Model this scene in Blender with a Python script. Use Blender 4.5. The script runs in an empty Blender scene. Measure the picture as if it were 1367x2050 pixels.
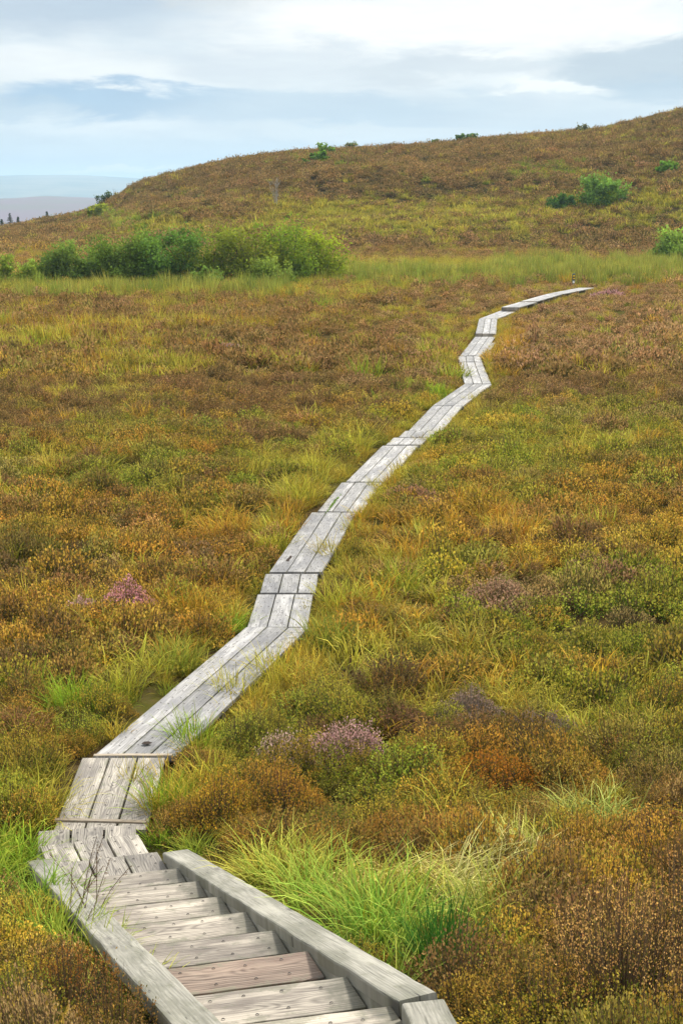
import bpy, math, random
import numpy as np
from mathutils import Vector, Matrix

RNG = np.random.default_rng(7)
random.seed(7)
sc = bpy.context.scene
COL = sc.collection
PI = math.pi
R = math.radians

# ------------------------------------------------------------------ camera model (used to survey positions from the photograph)
F, PITCH, HC = 2850.0, math.atan(640 / 2850.0), 5.35
CP, SP = math.cos(PITCH), math.sin(PITCH)


def at(px, py, z=0.0):
    """pixel of the 1367x2050 photograph -> point at height z"""
    xc, yc = (px - 683.5) / F, (1025 - py) / F
    t = (z - HC) / (-SP + yc * CP)
    return Vector((xc * t, (CP + yc * SP) * t, z))


def proj(x, y, z):
    zz = z - HC
    zc = np.maximum(y * CP - zz * SP, .1)
    yc = y * SP + zz * CP
    return 683.5 + F * x / zc, 1025 - F * yc / zc


# ------------------------------------------------------------------ noise and terrain
def _hash(ix, iy, s):
    n = (ix.astype(np.int64) * 374761393 + iy.astype(np.int64) * 668265263 + s * 974711) & 0x7fffffff
    n = ((n ^ (n >> 13)) * 1274126177) & 0x7fffffff
    n = (n ^ (n >> 16)) & 0xffff
    return n / 65535.0


def vnoise(x, y, s=0):
    ix, iy = np.floor(x), np.floor(y)
    fx, fy = x - ix, y - iy
    fx, fy = fx * fx * (3 - 2 * fx), fy * fy * (3 - 2 * fy)
    a, b = _hash(ix, iy, s), _hash(ix + 1, iy, s)
    c, d = _hash(ix, iy + 1, s), _hash(ix + 1, iy + 1, s)
    return (a * (1 - fx) + b * fx) * (1 - fy) + (c * (1 - fx) + d * fx) * fy


def fbm(x, y, wl, s=0, octv=3):
    v, a, tot = 0, 1.0, 0
    for o in range(octv):
        v = v + a * vnoise(x / wl + 17.3 * o, y / wl - 9.1 * o, s + o)
        tot += a
        a *= .5
        wl *= .5
    return v / tot


def sstep(a, b, x):
    t = np.clip((x - a) / (b - a), 0, 1)
    return t * t * (3 - 2 * t)


YC = 215.0
_sky = np.array([(-900, 560), (-500, 510), (-200, 475), (0, 447), (100, 428), (150, 421), (200, 408), (230, 394), (270, 369), (300, 356), (400, 332), (500, 314),
                 (600, 304), (650, 300), (750, 297), (850, 291), (950, 282), (1050, 274), (1150, 266), (1200, 261), (1280, 244), (1367, 224), (1600, 190), (2200, 160)], float)
_kx = (_sky[:, 0] - 683.5) / F * (YC * CP + 1.0) * 1.005
_kz = HC + (385 - _sky[:, 1]) / F * YC * 1.02 - .80


def ground(x, y):
    x = np.asarray(x, float)
    y = np.asarray(y, float)
    s = -.35 * x + .937 * y
    u = (9.9 - s) / .6
    ramp = .304 * .6 * np.where(u > 20, u, np.log1p(np.exp(np.clip(u, -40, 20))))
    ramp = np.minimum(ramp, 7 + .02 * np.abs(ramp))
    z = -.075 + ramp + (fbm(x, y, 5.0, 3) - .5) * .34 * sstep(6, 14, y)
    z = z + .30 * np.exp(-((x - 25) / 8) ** 2 - ((y - 76) / 11) ** 2)
    q = .937 * x + .35 * y
    z = z + sstep(11.2, 9.6, s) * (.36 * np.exp(-((q - .80) / .45) ** 2) + .10 * np.exp(-((q - 3.1) / .4) ** 2))
    y0 = 126.0 + 6 * (fbm(x, y * 0, 40, 8) - .5)
    t = np.clip((y - y0) / (YC - y0), 0, 1)
    S = .55 * t * t * (3 - 2 * t) + .45 * (1 - (1 - t) ** 2) * sstep(0, .2, t)
    zc = np.interp(x * YC / np.clip(y, 120, 260), _kx, _kz)
    hill = zc * S
    hill = hill + sstep(.05, .3, t) * (fbm(x, y, 17.0, 21, 3) - .5) * 2.4 * (1 - .92 * sstep(.6, .95, t))
    hill = hill + 1.3 * np.exp(-((x - 5) / 13) ** 2 - ((y - 168) / 5) ** 2)
    z = z + hill
    d = np.maximum(y - YC, 0)
    z = z - np.minimum(.03 * d + .00028 * d * d, 40 + .07 * d)
    far = np.hypot(x, y)
    side = np.maximum(np.abs(x) - 260, 0)
    z = z - np.minimum(side * .08, 60) * sstep(-50, 120, y)
    return np.maximum(z, -92.0) * 1.0 + 0 * far


def gz(x, y):
    return float(ground(np.array([x]), np.array([y]))[0])


def at_ground(px, py, off=0.0):
    xc, yc = (px - 683.5) / F, (1025 - py) / F
    d = np.array([xc, CP + yc * SP, -SP + yc * CP])
    t = np.geomspace(2, 320, 6000)
    x, y, z = d[0] * t, d[1] * t, HC + d[2] * t
    hit = np.nonzero(z < ground(x, y) + off)[0]
    i = hit[0] if len(hit) else int(np.argmin(z - ground(x, y)))
    return Vector((x[i], y[i], ground(x[i:i + 1], y[i:i + 1])[0]))


# ------------------------------------------------------------------ objects, tags
def tag(o, label=None, cat=None, group=None, kind=None):
    for k, v in (('label', label), ('category', cat), ('group', group), ('kind', kind)):
        if v:
            o[k] = v
    return o


def empty(name, loc=(0, 0, 0)):
    o = bpy.data.objects.new(name, None)
    o.location = loc
    o.empty_display_size = .2
    COL.objects.link(o)
    return o


def mesh(name, V, Q, mats=(), attrs=None, midx=None, smooth=False, parent=None, loc=None, link=True):
    """V (n,3); Q list of (m,k) int arrays (k = 3, 4, ...)"""
    me = bpy.data.meshes.new(name)
    V = np.asarray(V, np.float32)
    if not isinstance(Q, (list, tuple)):
        Q = [Q]
    Q = [np.asarray(q, np.int32) for q in Q if len(q)]
    me.vertices.add(len(V))
    me.vertices.foreach_set('co', V.ravel())
    if Q:
        loops = np.concatenate([q.ravel() for q in Q])
        tot = np.concatenate([np.full(len(q), q.shape[1], np.int32) for q in Q])
        start = np.concatenate([[0], np.cumsum(tot)[:-1]]).astype(np.int32)
        me.loops.add(len(loops))
        me.loops.foreach_set('vertex_index', loops)
        me.polygons.add(len(tot))
        me.polygons.foreach_set('loop_start', start)
        me.polygons.foreach_set('loop_total', tot)
        if midx is not None:
            me.polygons.foreach_set('material_index', np.asarray(midx, np.int32))
        me.polygons.foreach_set('use_smooth', np.full(len(tot), smooth))
    me.update(calc_edges=True)
    for k, v in (attrs or {}).items():
        v = np.asarray(v)
        if v.ndim == 2:
            a = me.attributes.new(k, 'FLOAT_VECTOR', 'POINT')
            a.data.foreach_set('vector', v.astype(np.float32).ravel())
        elif v.dtype.kind == 'i':
            a = me.attributes.new(k, 'INT', 'POINT')
            a.data.foreach_set('value', v.astype(np.int32))
        else:
            a = me.attributes.new(k, 'FLOAT', 'POINT')
            a.data.foreach_set('value', v.astype(np.float32))
    for m in mats:
        me.materials.append(m)
    if not link:
        return me
    o = bpy.data.objects.new(name, me)
    COL.objects.link(o)
    if parent is not None:
        o.parent = parent
    if loc is not None:
        o.location = loc
    return o


# ------------------------------------------------------------------ node helper
class NT:
    def __init__(self, tree):
        self.t = tree
        self.n = tree.nodes
        self.l = tree.links
        self.n.clear()

    def node(self, typ, ins=None, **props):
        nd = self.n.new(typ)
        for k, v in props.items():
            setattr(nd, k, v)
        for k, v in (ins or {}).items():
            s = nd.inputs[k]
            if isinstance(v, bpy.types.NodeSocket):
                self.l.new(v, s)
            else:
                s.default_value = v
        return nd

    def m(self, op, a, b=0.0, c=0.0, clamp=False):
        nd = self.node('ShaderNodeMath', {0: a, 1: b, 2: c}, operation=op, use_clamp=clamp)
        return nd.outputs[0]

    def mix(self, fac, a, b, blend='MIX'):
        nd = self.n.new('ShaderNodeMix')
        nd.data_type = 'RGBA'
        nd.blend_type = blend
        for s, v in ((nd.inputs[0], fac), (nd.inputs[6], a), (nd.inputs[7], b)):
            if isinstance(v, bpy.types.NodeSocket):
                self.l.new(v, s)
            else:
                s.default_value = (*v, 1.0) if isinstance(v, tuple) and len(v) == 3 else v
        return nd.outputs[2]

    def noise(self, vec, scale, detail=3.0, rough=.55, dist=0.0):
        nd = self.node('ShaderNodeTexNoise', {'Scale': scale, 'Detail': detail, 'Roughness': rough, 'Distortion': dist})
        if vec is not None:
            self.l.new(vec, nd.inputs['Vector'])
        return nd.outputs[0]

    def ss(self, x, a, b, lo=0.0, hi=1.0):
        nd = self.node('ShaderNodeMapRange', {0: x, 1: a, 2: b, 3: lo, 4: hi}, interpolation_type='SMOOTHSTEP')
        return nd.outputs[0]


def mat(name):
    m = bpy.data.materials.new(name)
    m.use_nodes = True
    return m, NT(m.node_tree)


def finish(nt, col, rough=.8, spec=.25, bump=None, bstr=.3, bdist=.01, transl=0.0):
    p = nt.node('ShaderNodeBsdfPrincipled', {'Roughness': rough, 'Specular IOR Level': spec})
    nt.l.new(col, p.inputs['Base Color']) if isinstance(col, bpy.types.NodeSocket) else setattr(p.inputs['Base Color'], 'default_value', (*col, 1))
    if bump is not None:
        b = nt.node('ShaderNodeBump', {'Strength': bstr, 'Distance': bdist, 'Height': bump})
        nt.l.new(b.outputs[0], p.inputs['Normal'])
    out = nt.node('ShaderNodeOutputMaterial')
    sh = p.outputs[0]
    if transl > 0:
        tr = nt.node('ShaderNodeBsdfTranslucent')
        nt.l.new(col, tr.inputs[0]) if isinstance(col, bpy.types.NodeSocket) else setattr(tr.inputs[0], 'default_value', (*col, 1))
        mx = nt.node('ShaderNodeMixShader', {0: transl})
        nt.l.new(sh, mx.inputs[1])
        nt.l.new(tr.outputs[0], mx.inputs[2])
        sh = mx.outputs[0]
    nt.l.new(sh, out.inputs[0])


def veg_mat(name, ca=None, cb=None, stem=(.10, .065, .04), transl=.28, spec=.06):
    """leaf colour -> tip colour by the vertex value 'tip' (-1 = woody stem); the stuff takes both colours from its instances"""
    m, nt = mat(name)
    if ca is None:
        A = nt.node('ShaderNodeAttribute', attribute_name='ica', attribute_type='INSTANCER').outputs['Color']
        B = nt.node('ShaderNodeAttribute', attribute_name='icb', attribute_type='INSTANCER').outputs['Color']
    else:
        A, B = ca, cb
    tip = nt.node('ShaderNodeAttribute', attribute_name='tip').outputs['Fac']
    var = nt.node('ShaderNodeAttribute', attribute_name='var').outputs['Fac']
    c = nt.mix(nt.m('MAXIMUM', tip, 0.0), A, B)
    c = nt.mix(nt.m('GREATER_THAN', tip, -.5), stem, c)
    v = nt.m('MULTIPLY_ADD', var, .8, .6)
    hsv = nt.node('ShaderNodeHueSaturation', {'Color': c, 'Value': v, 'Hue': nt.m('MULTIPLY_ADD', var, .03, .485)})
    finish(nt, hsv.outputs[0], .7, spec, transl=transl)
    return m


# ------------------------------------------------------------------ materials
def wood_mat(name, light, dark, stain, ringk=.42, damp=0.0):
    m, nt = mat(name)
    oc = nt.node('ShaderNodeTexCoord').outputs['Object']
    rnd = nt.node('ShaderNodeObjectInfo').outputs['Random']
    sx = nt.node('ShaderNodeSeparateXYZ', {0: oc})
    x, y, z = sx.outputs
    off = nt.m('MULTIPLY', rnd, 37.0)
    comb = lambda a, b, c: nt.node('ShaderNodeCombineXYZ', {0: a, 1: b, 2: c}).outputs[0]
    yy = nt.m('ADD', y, off)
    # growth rings cut lengthwise: long arcs, with knots pushing them aside
    wob = nt.noise(comb(nt.m('MULTIPLY', x, 3.0), nt.m('MULTIPLY', yy, 1.1), off), 1.0, 2.0)
    kv = nt.node('ShaderNodeTexVoronoi', {'Vector': comb(nt.m('MULTIPLY', x, 5.0), nt.m('MULTIPLY', yy, 1.9), off), 'Scale': 1.0, 'Randomness': 1.0})
    kd = kv.outputs['Distance']
    knot = nt.ss(kd, .16, .02)
    wr = nt.m('MULTIPLY', nt.m('SUBTRACT', rnd, .5), .12)
    dx = nt.m('ADD', x, wr)
    dy = nt.m('MULTIPLY', nt.m('SUBTRACT', wob, .5), .34)
    rr = nt.m('SQRT', nt.m('ADD', nt.m('MULTIPLY', dx, dx), nt.m('MULTIPLY', dy, dy)))
    rr = nt.m('ADD', rr, nt.m('MULTIPLY', nt.ss(kd, .34, 0.0), .03))
    fine = nt.noise(comb(nt.m('MULTIPLY', x, 60.0), nt.m('MULTIPLY', yy, 2.2), off), 1.0, 3.0)
    ring = nt.m('SINE', nt.m('ADD', nt.m('MULTIPLY', rr, 390.0), nt.m('MULTIPLY', fine, 2.5)))
    ring = nt.m('MULTIPLY_ADD', ring, .5, .5)
    ring = nt.m('POWER', ring, 1.6)
    fib = nt.noise(comb(nt.m('MULTIPLY', x, 85.0), nt.m('MULTIPLY', yy, 3.0), off), 1.0, 3.0)
    g = nt.m('MULTIPLY_ADD', ring, ringk, nt.m('MULTIPLY', nt.m('SUBTRACT', fib, .37), 2.2), clamp=True)
    c = nt.mix(g, light, dark)
    big = nt.noise(comb(nt.m('MULTIPLY', x, 4.0), nt.m('MULTIPLY', yy, 1.6), off), 1.0, 4.0, .6)
    c = nt.mix(nt.m('MULTIPLY', nt.ss(big, .42, .66), .88), c, stain)
    pale = nt.noise(comb(nt.m('MULTIPLY', x, 9.0), nt.m('MULTIPLY', yy, 1.3), nt.m('ADD', off, 5.0)), 1.0, 3.0)
    c = nt.mix(nt.m('MULTIPLY', nt.ss(pale, .52, .68), .6), c, tuple(min(1, v * 1.28) for v in light))
    # lichen and algae along the board edges
    alg = nt.noise(comb(nt.m('MULTIPLY', x, 14.0), nt.m('MULTIPLY', yy, 9.0), off), 1.0, 4.0, .7)
    edge = nt.ss(nt.m('ABSOLUTE', x), .07, .125)
    c = nt.mix(nt.m('MULTIPLY', nt.ss(nt.m('MULTIPLY_ADD', edge, .13, alg), .56, .72), .55), c, (.17, .165, .10))
    if damp:
        dm = nt.m('MULTIPLY_ADD', nt.noise(comb(nt.m('MULTIPLY', x, 11.0), nt.m('MULTIPLY', yy, 11.0), off), 1.0, 5.0, .7), .5, nt.m('MULTIPLY', nt.ss(y, .42, .84), .42))
        c = nt.mix(nt.m('MULTIPLY', nt.ss(dm, .40, .66), damp), c, (.085, .080, .048))
    c = nt.mix(nt.m('MULTIPLY', knot, .75), c, (.10, .085, .075))
    crack = nt.noise(comb(nt.m('MULTIPLY', x, 42.0), nt.m('MULTIPLY', yy, .9), off), 1.0, 1.0)
    ck = nt.m('MULTIPLY', nt.ss(nt.m('ABSOLUTE', nt.m('SUBTRACT', crack, .5)), .012, .002), nt.ss(big, .50, .60))
    c = nt.mix(nt.m('MULTIPLY', ck, .85), c, (.05, .045, .04))
    hs = nt.node('ShaderNodeHueSaturation', {'Color': c, 'Value': nt.m('MULTIPLY_ADD', rnd, .30, .52)})
    h = nt.m('SUBTRACT', nt.m('MULTIPLY_ADD', fib, .6, nt.m('MULTIPLY', ring, .5)), ck)
    finish(nt, hs.outputs[0], .62, .4, bump=h, bstr=.45, bdist=.004)
    return m


M_wood = wood_mat('weathered_grey_wood', (.50, .44, .36), (.095, .078, .062), (.17, .145, .125))
M_tread = wood_mat('weathered_tread_wood', (.53, .455, .36), (.105, .08, .06), (.19, .15, .12), damp=.75)
M_wood2 = wood_mat('weathered_silver_wood', (.50, .475, .45), (.15, .138, .132), (.235, .225, .228))
M_beam = wood_mat('weathered_beam_wood', (.42, .39, .32), (.13, .12, .095), (.20, .19, .14), ringk=.16)
M_red = wood_mat('reddish_brown_wood', (.30, .215, .155), (.085, .05, .033), (.17, .10, .07), ringk=.6)
M_lath = wood_mat('pale_lath_wood', (.46, .38, .28), (.24, .18, .12), (.33, .24, .15))
m, nt = mat('dark_steel')
finish(nt, (.055, .045, .04), .5, .5)
M_steel = m
m, nt = mat('tree_bark')
pos = nt.node('ShaderNodeNewGeometry').outputs['Position']
nz = nt.noise(pos, 9.0, 4.0)
finish(nt, nt.mix(nz, (.05, .04, .03), (.15, .12, .09)), .9, .1)
M_bark = m
m, nt = mat('pale_dead_bark')
nz = nt.noise(nt.node('ShaderNodeNewGeometry').outputs['Position'], 5.0, 3.0)
finish(nt, nt.mix(nz, (.20, .17, .13), (.40, .36, .30)), .9, .1)
M_dead = m

M_heath = veg_mat('heather_sprigs')
M_grass = veg_mat('moor_grass_blades', transl=.32, spec=.12)


# ------------------------------------------------------------------ ground
def ground_mat():
    m, nt = mat('moor_peat_and_moss')
    pos = nt.node('ShaderNodeNewGeometry').outputs['Position']
    a = nt.noise(pos, .35, 5.0, .6)
    b = nt.noise(pos, 3.0, 5.0, .7)
    c = nt.mix(nt.ss(a, .38, .62), (.055, .036, .014), (.058, .055, .012))
    c = nt.mix(nt.ss(b, .45, .75), c, (.085, .06, .026))
    sx = nt.node('ShaderNodeSeparateXYZ', {0: pos})
    far = nt.ss(sx.outputs[1], 420.0, 900.0)
    vor = nt.node('ShaderNodeTexVoronoi', {'Vector': pos, 'Scale': .004})
    fld = nt.mix(nt.node('ShaderNodeSeparateColor', {0: vor.outputs['Color']}).outputs[0], (.07, .12, .035), (.16, .17, .06))
    c = nt.mix(far, c, fld)
    finish(nt, c, 1.0, 0.0, bump=b, bstr=.6, bdist=.05)
    return m


def build_ground():
    r = [0.8]
    while r[-1] < 420:
        r.append(r[-1] * 1.024)
    while r[-1] < 17000:
        r.append(r[-1] * 1.12)
    r = np.array(r)
    a = np.concatenate([np.arange(-24, 24, .22), np.arange(24, 60, 1.5), np.arange(60, 300, 6), np.arange(300, 336, 1.5)])
    a = np.radians(a)
    A, Rr = np.meshgrid(a, r)
    X, Y = np.sin(A) * Rr, np.cos(A) * Rr
    V = np.stack([X, Y, ground(X, Y)], -1).reshape(-1, 3)
    n, k = len(a), len(r)
    i, j = np.meshgrid(np.arange(k - 1), np.arange(n), indexing='ij')
    jn = (j + 1) % n
    Q = np.stack([i * n + j, (i + 1) * n + j, (i + 1) * n + jn, i * n + jn], -1).reshape(-1, 4)[:, ::-1]
    V = np.concatenate([V, [[0, 0, gz(0, 0)]]])
    jj = np.arange(n)
    T = np.stack([np.full(n, len(V) - 1), jj, (jj + 1) % n], -1)[:, ::-1]
    o = mesh('moorland_ground', V, [Q, T], [ground_mat()], smooth=True)
    tag(o, 'boggy moorland ground rising to a rounded hill', kind='structure')


build_ground()


def far_ridge(name, label, x0, x1, ya, yb, crest_px, ycrest, base, col1, col2, scale, amp):
    nx, ny = 160, 60
    xs, ys = np.linspace(x0, x1, nx), np.linspace(ya, yb, ny)
    X, Y = np.meshgrid(xs, ys)
    px = 683.5 + F * X / (ycrest * CP)
    cy = np.interp(px, [p[0] for p in crest_px], [p[1] for p in crest_px])
    zc = HC + (385 - cy) / F * ycrest * 1.02
    t = 1 - np.abs(Y - ycrest) / np.where(Y < ycrest, ycrest - ya, yb - ycrest)
    t = np.clip(t, 0, 1)
    Z = base + (zc - base) * np.sin(t * PI / 2) ** 1.1 + amp * (fbm(X, Y, scale, 5) - .5) * t * (1 - .75 * t)
    V = np.stack([X, Y, Z], -1).reshape(-1, 3)
    i, j = np.meshgrid(np.arange(ny - 1), np.arange(nx - 1), indexing='ij')
    q = i * nx + j
    Q = np.stack([q, q + 1, q + nx + 1, q + nx], -1).reshape(-1, 4)
    m, nt = mat(name + '_land')
    pos = nt.node('ShaderNodeNewGeometry').outputs['Position']
    n = nt.noise(pos, 3.0 / scale, 5.0, .6)
    c = nt.mix(nt.ss(n, .35, .65), col1, col2)
    finish(nt, c, .95, .05)
    tag(mesh(name, V, Q, [m], smooth=True), label, kind='structure')
    return m


far_ridge('distant_moor_hill', 'purple heather moor ridge beyond the left edge of the bog', -3000, 2600, 1500, 3900,
          [(-900, 402), (-300, 400), (0, 397), (60, 395), (97, 392), (140, 394), (200, 397), (500, 399), (1400, 405), (2400, 410)], 3000.0, -95, (.14, .088, .10), (.12, .10, .08), 420.0, 30)
far_ridge('distant_hills', 'far blue hills on the horizon', -7000, 7000, 4300, 9500,
          [(-1500, 372), (-500, 360), (0, 356), (75, 353), (175, 352.5), (275, 358), (420, 364), (900, 366), (3000, 372)], 7500.0, -95, (.07, .085, .06), (.17, .155, .11), 520.0, 40)

# ------------------------------------------------------------------ haze, sky, sun, camera
bx = np.array([(x, y, z) for z in (-97, 118) for y in (-400, 17200) for x in (-17200, 17200)], float)
m, nt = mat('moorland_air')
pv = nt.node('ShaderNodeVolumePrincipled', {'Color': (.60, .82, 1.0, 1), 'Density': 2.0e-4, 'Anisotropy': 0.0})
nt.l.new(pv.outputs[0], nt.node('ShaderNodeOutputMaterial').inputs['Volume'])
hz = mesh('haze', bx, np.array([(0, 2, 3, 1), (4, 5, 7, 6), (0, 1, 5, 4), (2, 6, 7, 3), (0, 4, 6, 2), (1, 3, 7, 5)]), [m])
tag(hz, 'thin blue haze over the distant valley', kind='stuff')

SUN_EL, SUN_AZ = R(48), R(35)
w = bpy.data.worlds.new('World')
sc.world = w
w.use_nodes = True
nt = NT(w.node_tree)
sky = nt.node('ShaderNodeTexSky', sky_type='NISHITA', sun_disc=False, sun_elevation=SUN_EL, sun_rotation=SUN_AZ, altitude=300.0, dust_density=2.0)
gen = nt.node('ShaderNodeTexCoord').outputs['Generated']
sx = nt.node('ShaderNodeSeparateXYZ', {0: gen})
X, Y, Z = sx.outputs
comb = lambda a, b, c: nt.node('ShaderNodeCombineXYZ', {0: a, 1: b, 2: c}).outputs[0]
# cloud layers stretched along the horizon
v1 = comb(nt.m('MULTIPLY', X, 9.0), nt.m('MULTIPLY', Y, 9.0), nt.m('MULTIPLY', Z, 34.0))
v2 = comb(nt.m('MULTIPLY', X, 22.0), nt.m('MULTIPLY', Y, 22.0), nt.m('MULTIPLY', Z, 120.0))
n1 = nt.noise(v1, 1.0, 9.0, .6, .4)
n2 = nt.noise(v2, 1.0, 7.0, .6, .3)
n4 = nt.noise(v1, 2.2, 8.0, .62, .5)
n3 = nt.noise(v1, .45, 4.0, .5, .2)
xw = nt.m('MULTIPLY_ADD', nt.m('SUBTRACT', n1, .5), .10, X)
zw = nt.m('MULTIPLY_ADD', nt.m('SUBTRACT', n1, .5), .045, nt.m('MULTIPLY_ADD', nt.m('SUBTRACT', n2, .5), .012, Z))


def blob(px, py, sx_, sy_):
    x0, z0 = (px - 683.5) / F, (385 - py) / F
    a = nt.m('DIVIDE', nt.m('SUBTRACT', xw, x0), sx_ / F)
    b = nt.m('DIVIDE', nt.m('SUBTRACT', zw, z0), sy_ / F)
    q = nt.m('ADD', nt.m('MULTIPLY', a, a), nt.m('MULTIPLY', b, b))
    front = nt.m('GREATER_THAN', Y, 0.0)
    g = nt.m('EXPONENT', nt.m('MULTIPLY', q, -.8))
    g = nt.m('ADD', g, nt.m('MULTIPLY', nt.m('SUBTRACT', n4, .5), nt.m('MULTIPLY', g, 1.0)))
    return nt.m('MULTIPLY', nt.ss(g, .22, .78), front)


c = nt.mix(nt.ss(n3, .36, .62), (6.6, 7.5, 8.2), (10.2, 10.3, 10.1))
low = nt.ss(zw, .075, .02)
c = nt.mix(nt.m('MULTIPLY', low, .9), c, (6.0, 7.35, 8.4))
BL = [((10, 20, 520, 90), (4.9, 5.9, 7.0), .8), ((470, 20, 130, 32), (6.6, 7.0, 7.2), .9), ((1250, -15, 260, 35), (6.3, 6.7, 7.0), .9),
      ((900, 75, 470, 62), (10.9, 10.7, 10.2), 1.0), ((620, 150, 330, 40), (7.3, 7.9, 8.4), .75), ((130, 160, 230, 32), (9.4, 9.6, 9.5), .8), ((240, 212, 230, 28), (3.4, 5.2, 7.2), .95),
      ((30, 235, 200, 22), (4.5, 6.0, 7.4), .7), ((620, 222, 330, 30), (5.0, 6.4, 7.7), .7), ((900, 155, 220, 22), (6.4, 7.0, 7.5), .6),
      ((1260, 150, 190, 40), (5.2, 6.1, 6.9), .95), ((1330, 195, 190, 26), (4.4, 5.8, 7.1), .75), ((1080, 190, 130, 14), (10.6, 10.6, 10.2), .8),
      ((760, 270, 330, 22), (7.9, 8.6, 8.9), .7), ((200, 300, 420, 18), (6.6, 7.8, 8.6), .7), ((240, 347, 110, 8), (9.4, 9.5, 9.2), .8)]
for b, colr, k in BL:
    c = nt.mix(nt.m('MULTIPLY', blob(*b), k), c, colr)
tex = nt.m('MULTIPLY_ADD', nt.m('SUBTRACT', n2, .5), .22, 1.0)
c = nt.mix(1.0, c, comb(tex, tex, nt.m('MULTIPLY_ADD', nt.m('SUBTRACT', tex, 1.0), .7, 1.0)), 'MULTIPLY')
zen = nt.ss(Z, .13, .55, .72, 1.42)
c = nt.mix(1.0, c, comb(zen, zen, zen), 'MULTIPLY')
c = nt.mix(.10, c, sky.outputs[0])
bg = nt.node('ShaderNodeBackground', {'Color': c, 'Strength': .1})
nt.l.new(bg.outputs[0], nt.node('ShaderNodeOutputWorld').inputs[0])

sd = bpy.data.lights.new('sun', 'SUN')
sd.energy = 4.4
sd.angle = R(7)
sd.color = (1.0, .95, .86)
so = bpy.data.objects.new('sun', sd)
COL.objects.link(so)
dirv = Vector((math.sin(SUN_AZ) * math.cos(SUN_EL), math.cos(SUN_AZ) * math.cos(SUN_EL), math.sin(SUN_EL)))
so.rotation_euler = (-dirv).to_track_quat('-Z', 'Y').to_euler()
so.location = (20, 20, 60)

cam = bpy.data.cameras.new('camera')
cam.sensor_fit = 'VERTICAL'
cam.sensor_height = 36
cam.lens = F / 2050 * 36
cam.clip_start = .1
cam.clip_end = 40000
co = bpy.data.objects.new('camera', cam)
co.location = (0, 0, HC)
co.rotation_euler = (PI / 2 - PITCH, 0, 0)
COL.objects.link(co)
sc.camera = co
sc.view_settings.view_transform = 'Standard'
sc.view_settings.look = 'None'
sc.view_settings.exposure = 0.5
sc.view_settings.gamma = 1.0
sc.render.engine = 'CYCLES'
cy = sc.cycles
cy.max_bounces = 5
cy.diffuse_bounces = 3
cy.glossy_bounces = 2
cy.transmission_bounces = 3
cy.volume_bounces = 0
cy.transparent_max_bounces = 4
cy.use_denoising = True


# ------------------------------------------------------------------ boards
def staple_geo(px_, py_, pz, rot):
    """a small half-round wire staple standing proud of the board"""
    V, Q = [], []
    n, r, h, tk = 5, .0085, .006, .002
    ring = [(r * math.cos(PI * i / n), h * math.sin(PI * i / n)) for i in range(n + 1)]
    ca, sa = math.cos(rot), math.sin(rot)
    for (u, v) in ring:
        for (du, dv) in ((-tk, -.7 * tk), (tk, -.7 * tk), (tk, tk), (-tk, tk)):
            a, b = u, du * 1.0
            V.append((px_ + a * ca - b * sa, py_ + a * sa + b * ca, pz + v + dv))
    for i in range(n):
        for k in range(4):
            Q.append((i * 4 + k, i * 4 + (k + 1) % 4, i * 4 + 4 + (k + 1) % 4, i * 4 + 4 + k))
    return V, Q


def plank(name, P0, P1, width, thick, material, parent, sk0=0.0, sk1=0.0, staples=None, wear=.004, seg=10, up=Vector((0, 0, 1)), seed=0):
    """board whose TOP centre line runs P0 -> P1; sk = shift of the end per metre of width (a mitre)"""
    P0, P1 = Vector(P0), Vector(P1)
    L = (P1 - P0).length
    yv = (P1 - P0).normalized()
    xv = yv.cross(up).normalized()
    zv = xv.cross(yv)
    M = Matrix((xv, yv, zv)).transposed().to_4x4()
    M.translation = P0
    rg = np.random.default_rng(1000 + seed)
    hw, b = width / 2, (.014 if wear > .005 else min(.007, thick * .2))
    prof = [(-hw, -thick), (hw, -thick), (hw, -b), (hw - b * .3, -b * .25), (hw - b, 0), (hw * .33, 0), (-hw * .33, 0), (-hw + b, 0), (-hw + b * .3, -b * .25), (-hw, -b)]
    V = []
    for i in range(seg + 1):
        t = i / seg
        je, jz = (rg.random(2) - .5) * wear, (rg.random() - .5) * .003
        for (u, v) in prof:
            uu = u + (je[0] if u > 0 else je[1]) * (abs(u) > hw * .8)
            y0, y1 = u * sk0, L + u * sk1
            V.append((uu, y0 + (y1 - y0) * t + ((rg.random() - .5) * wear if 0 < i < seg else 0), v + (jz if v > -thick else 0)))
    n = len(prof)
    Q = [(i * n + k, i * n + (k + 1) % n, (i + 1) * n + (k + 1) % n, (i + 1) * n + k) for i in range(seg) for k in range(n)]
    caps = [tuple(range(n))[::-1], tuple(seg * n + k for k in range(n))]
    mi = [0] * len(Q)
    SQ = []
    for (u, y, rt) in (staples or []):
        v2, q2 = staple_geo(u, y, .001, rt)
        o = len(V)
        V += v2
        SQ += [tuple(a + o for a in q) for q in q2]
    Qs = [np.array(Q + SQ), np.array(caps)]
    mi = mi + [1] * len(SQ) + [0, 0]
    o = mesh(name, V, Qs, [material, M_steel], midx=mi, parent=parent)
    o.matrix_world = M if parent is None else Matrix.Translation(-parent.location) @ M
    return o


def staple_rows(L, width, rg, step=.2, edge=.06):
    out = []
    y, k = edge + .03, 0
    while y < L - edge:
        for u in ((-.3, .06) if k % 2 else (-.06, .3)):
            out.append((u * width + (rg.random() - .5) * .012, y + (rg.random() - .5) * .03, (rg.random() - .5) * .5))
        y += step
        k += 1
    return out


PATH = []   # (x, y, z, halfwidth) samples for keeping plants off the boards
LA = 'grey boardwalk section '


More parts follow.
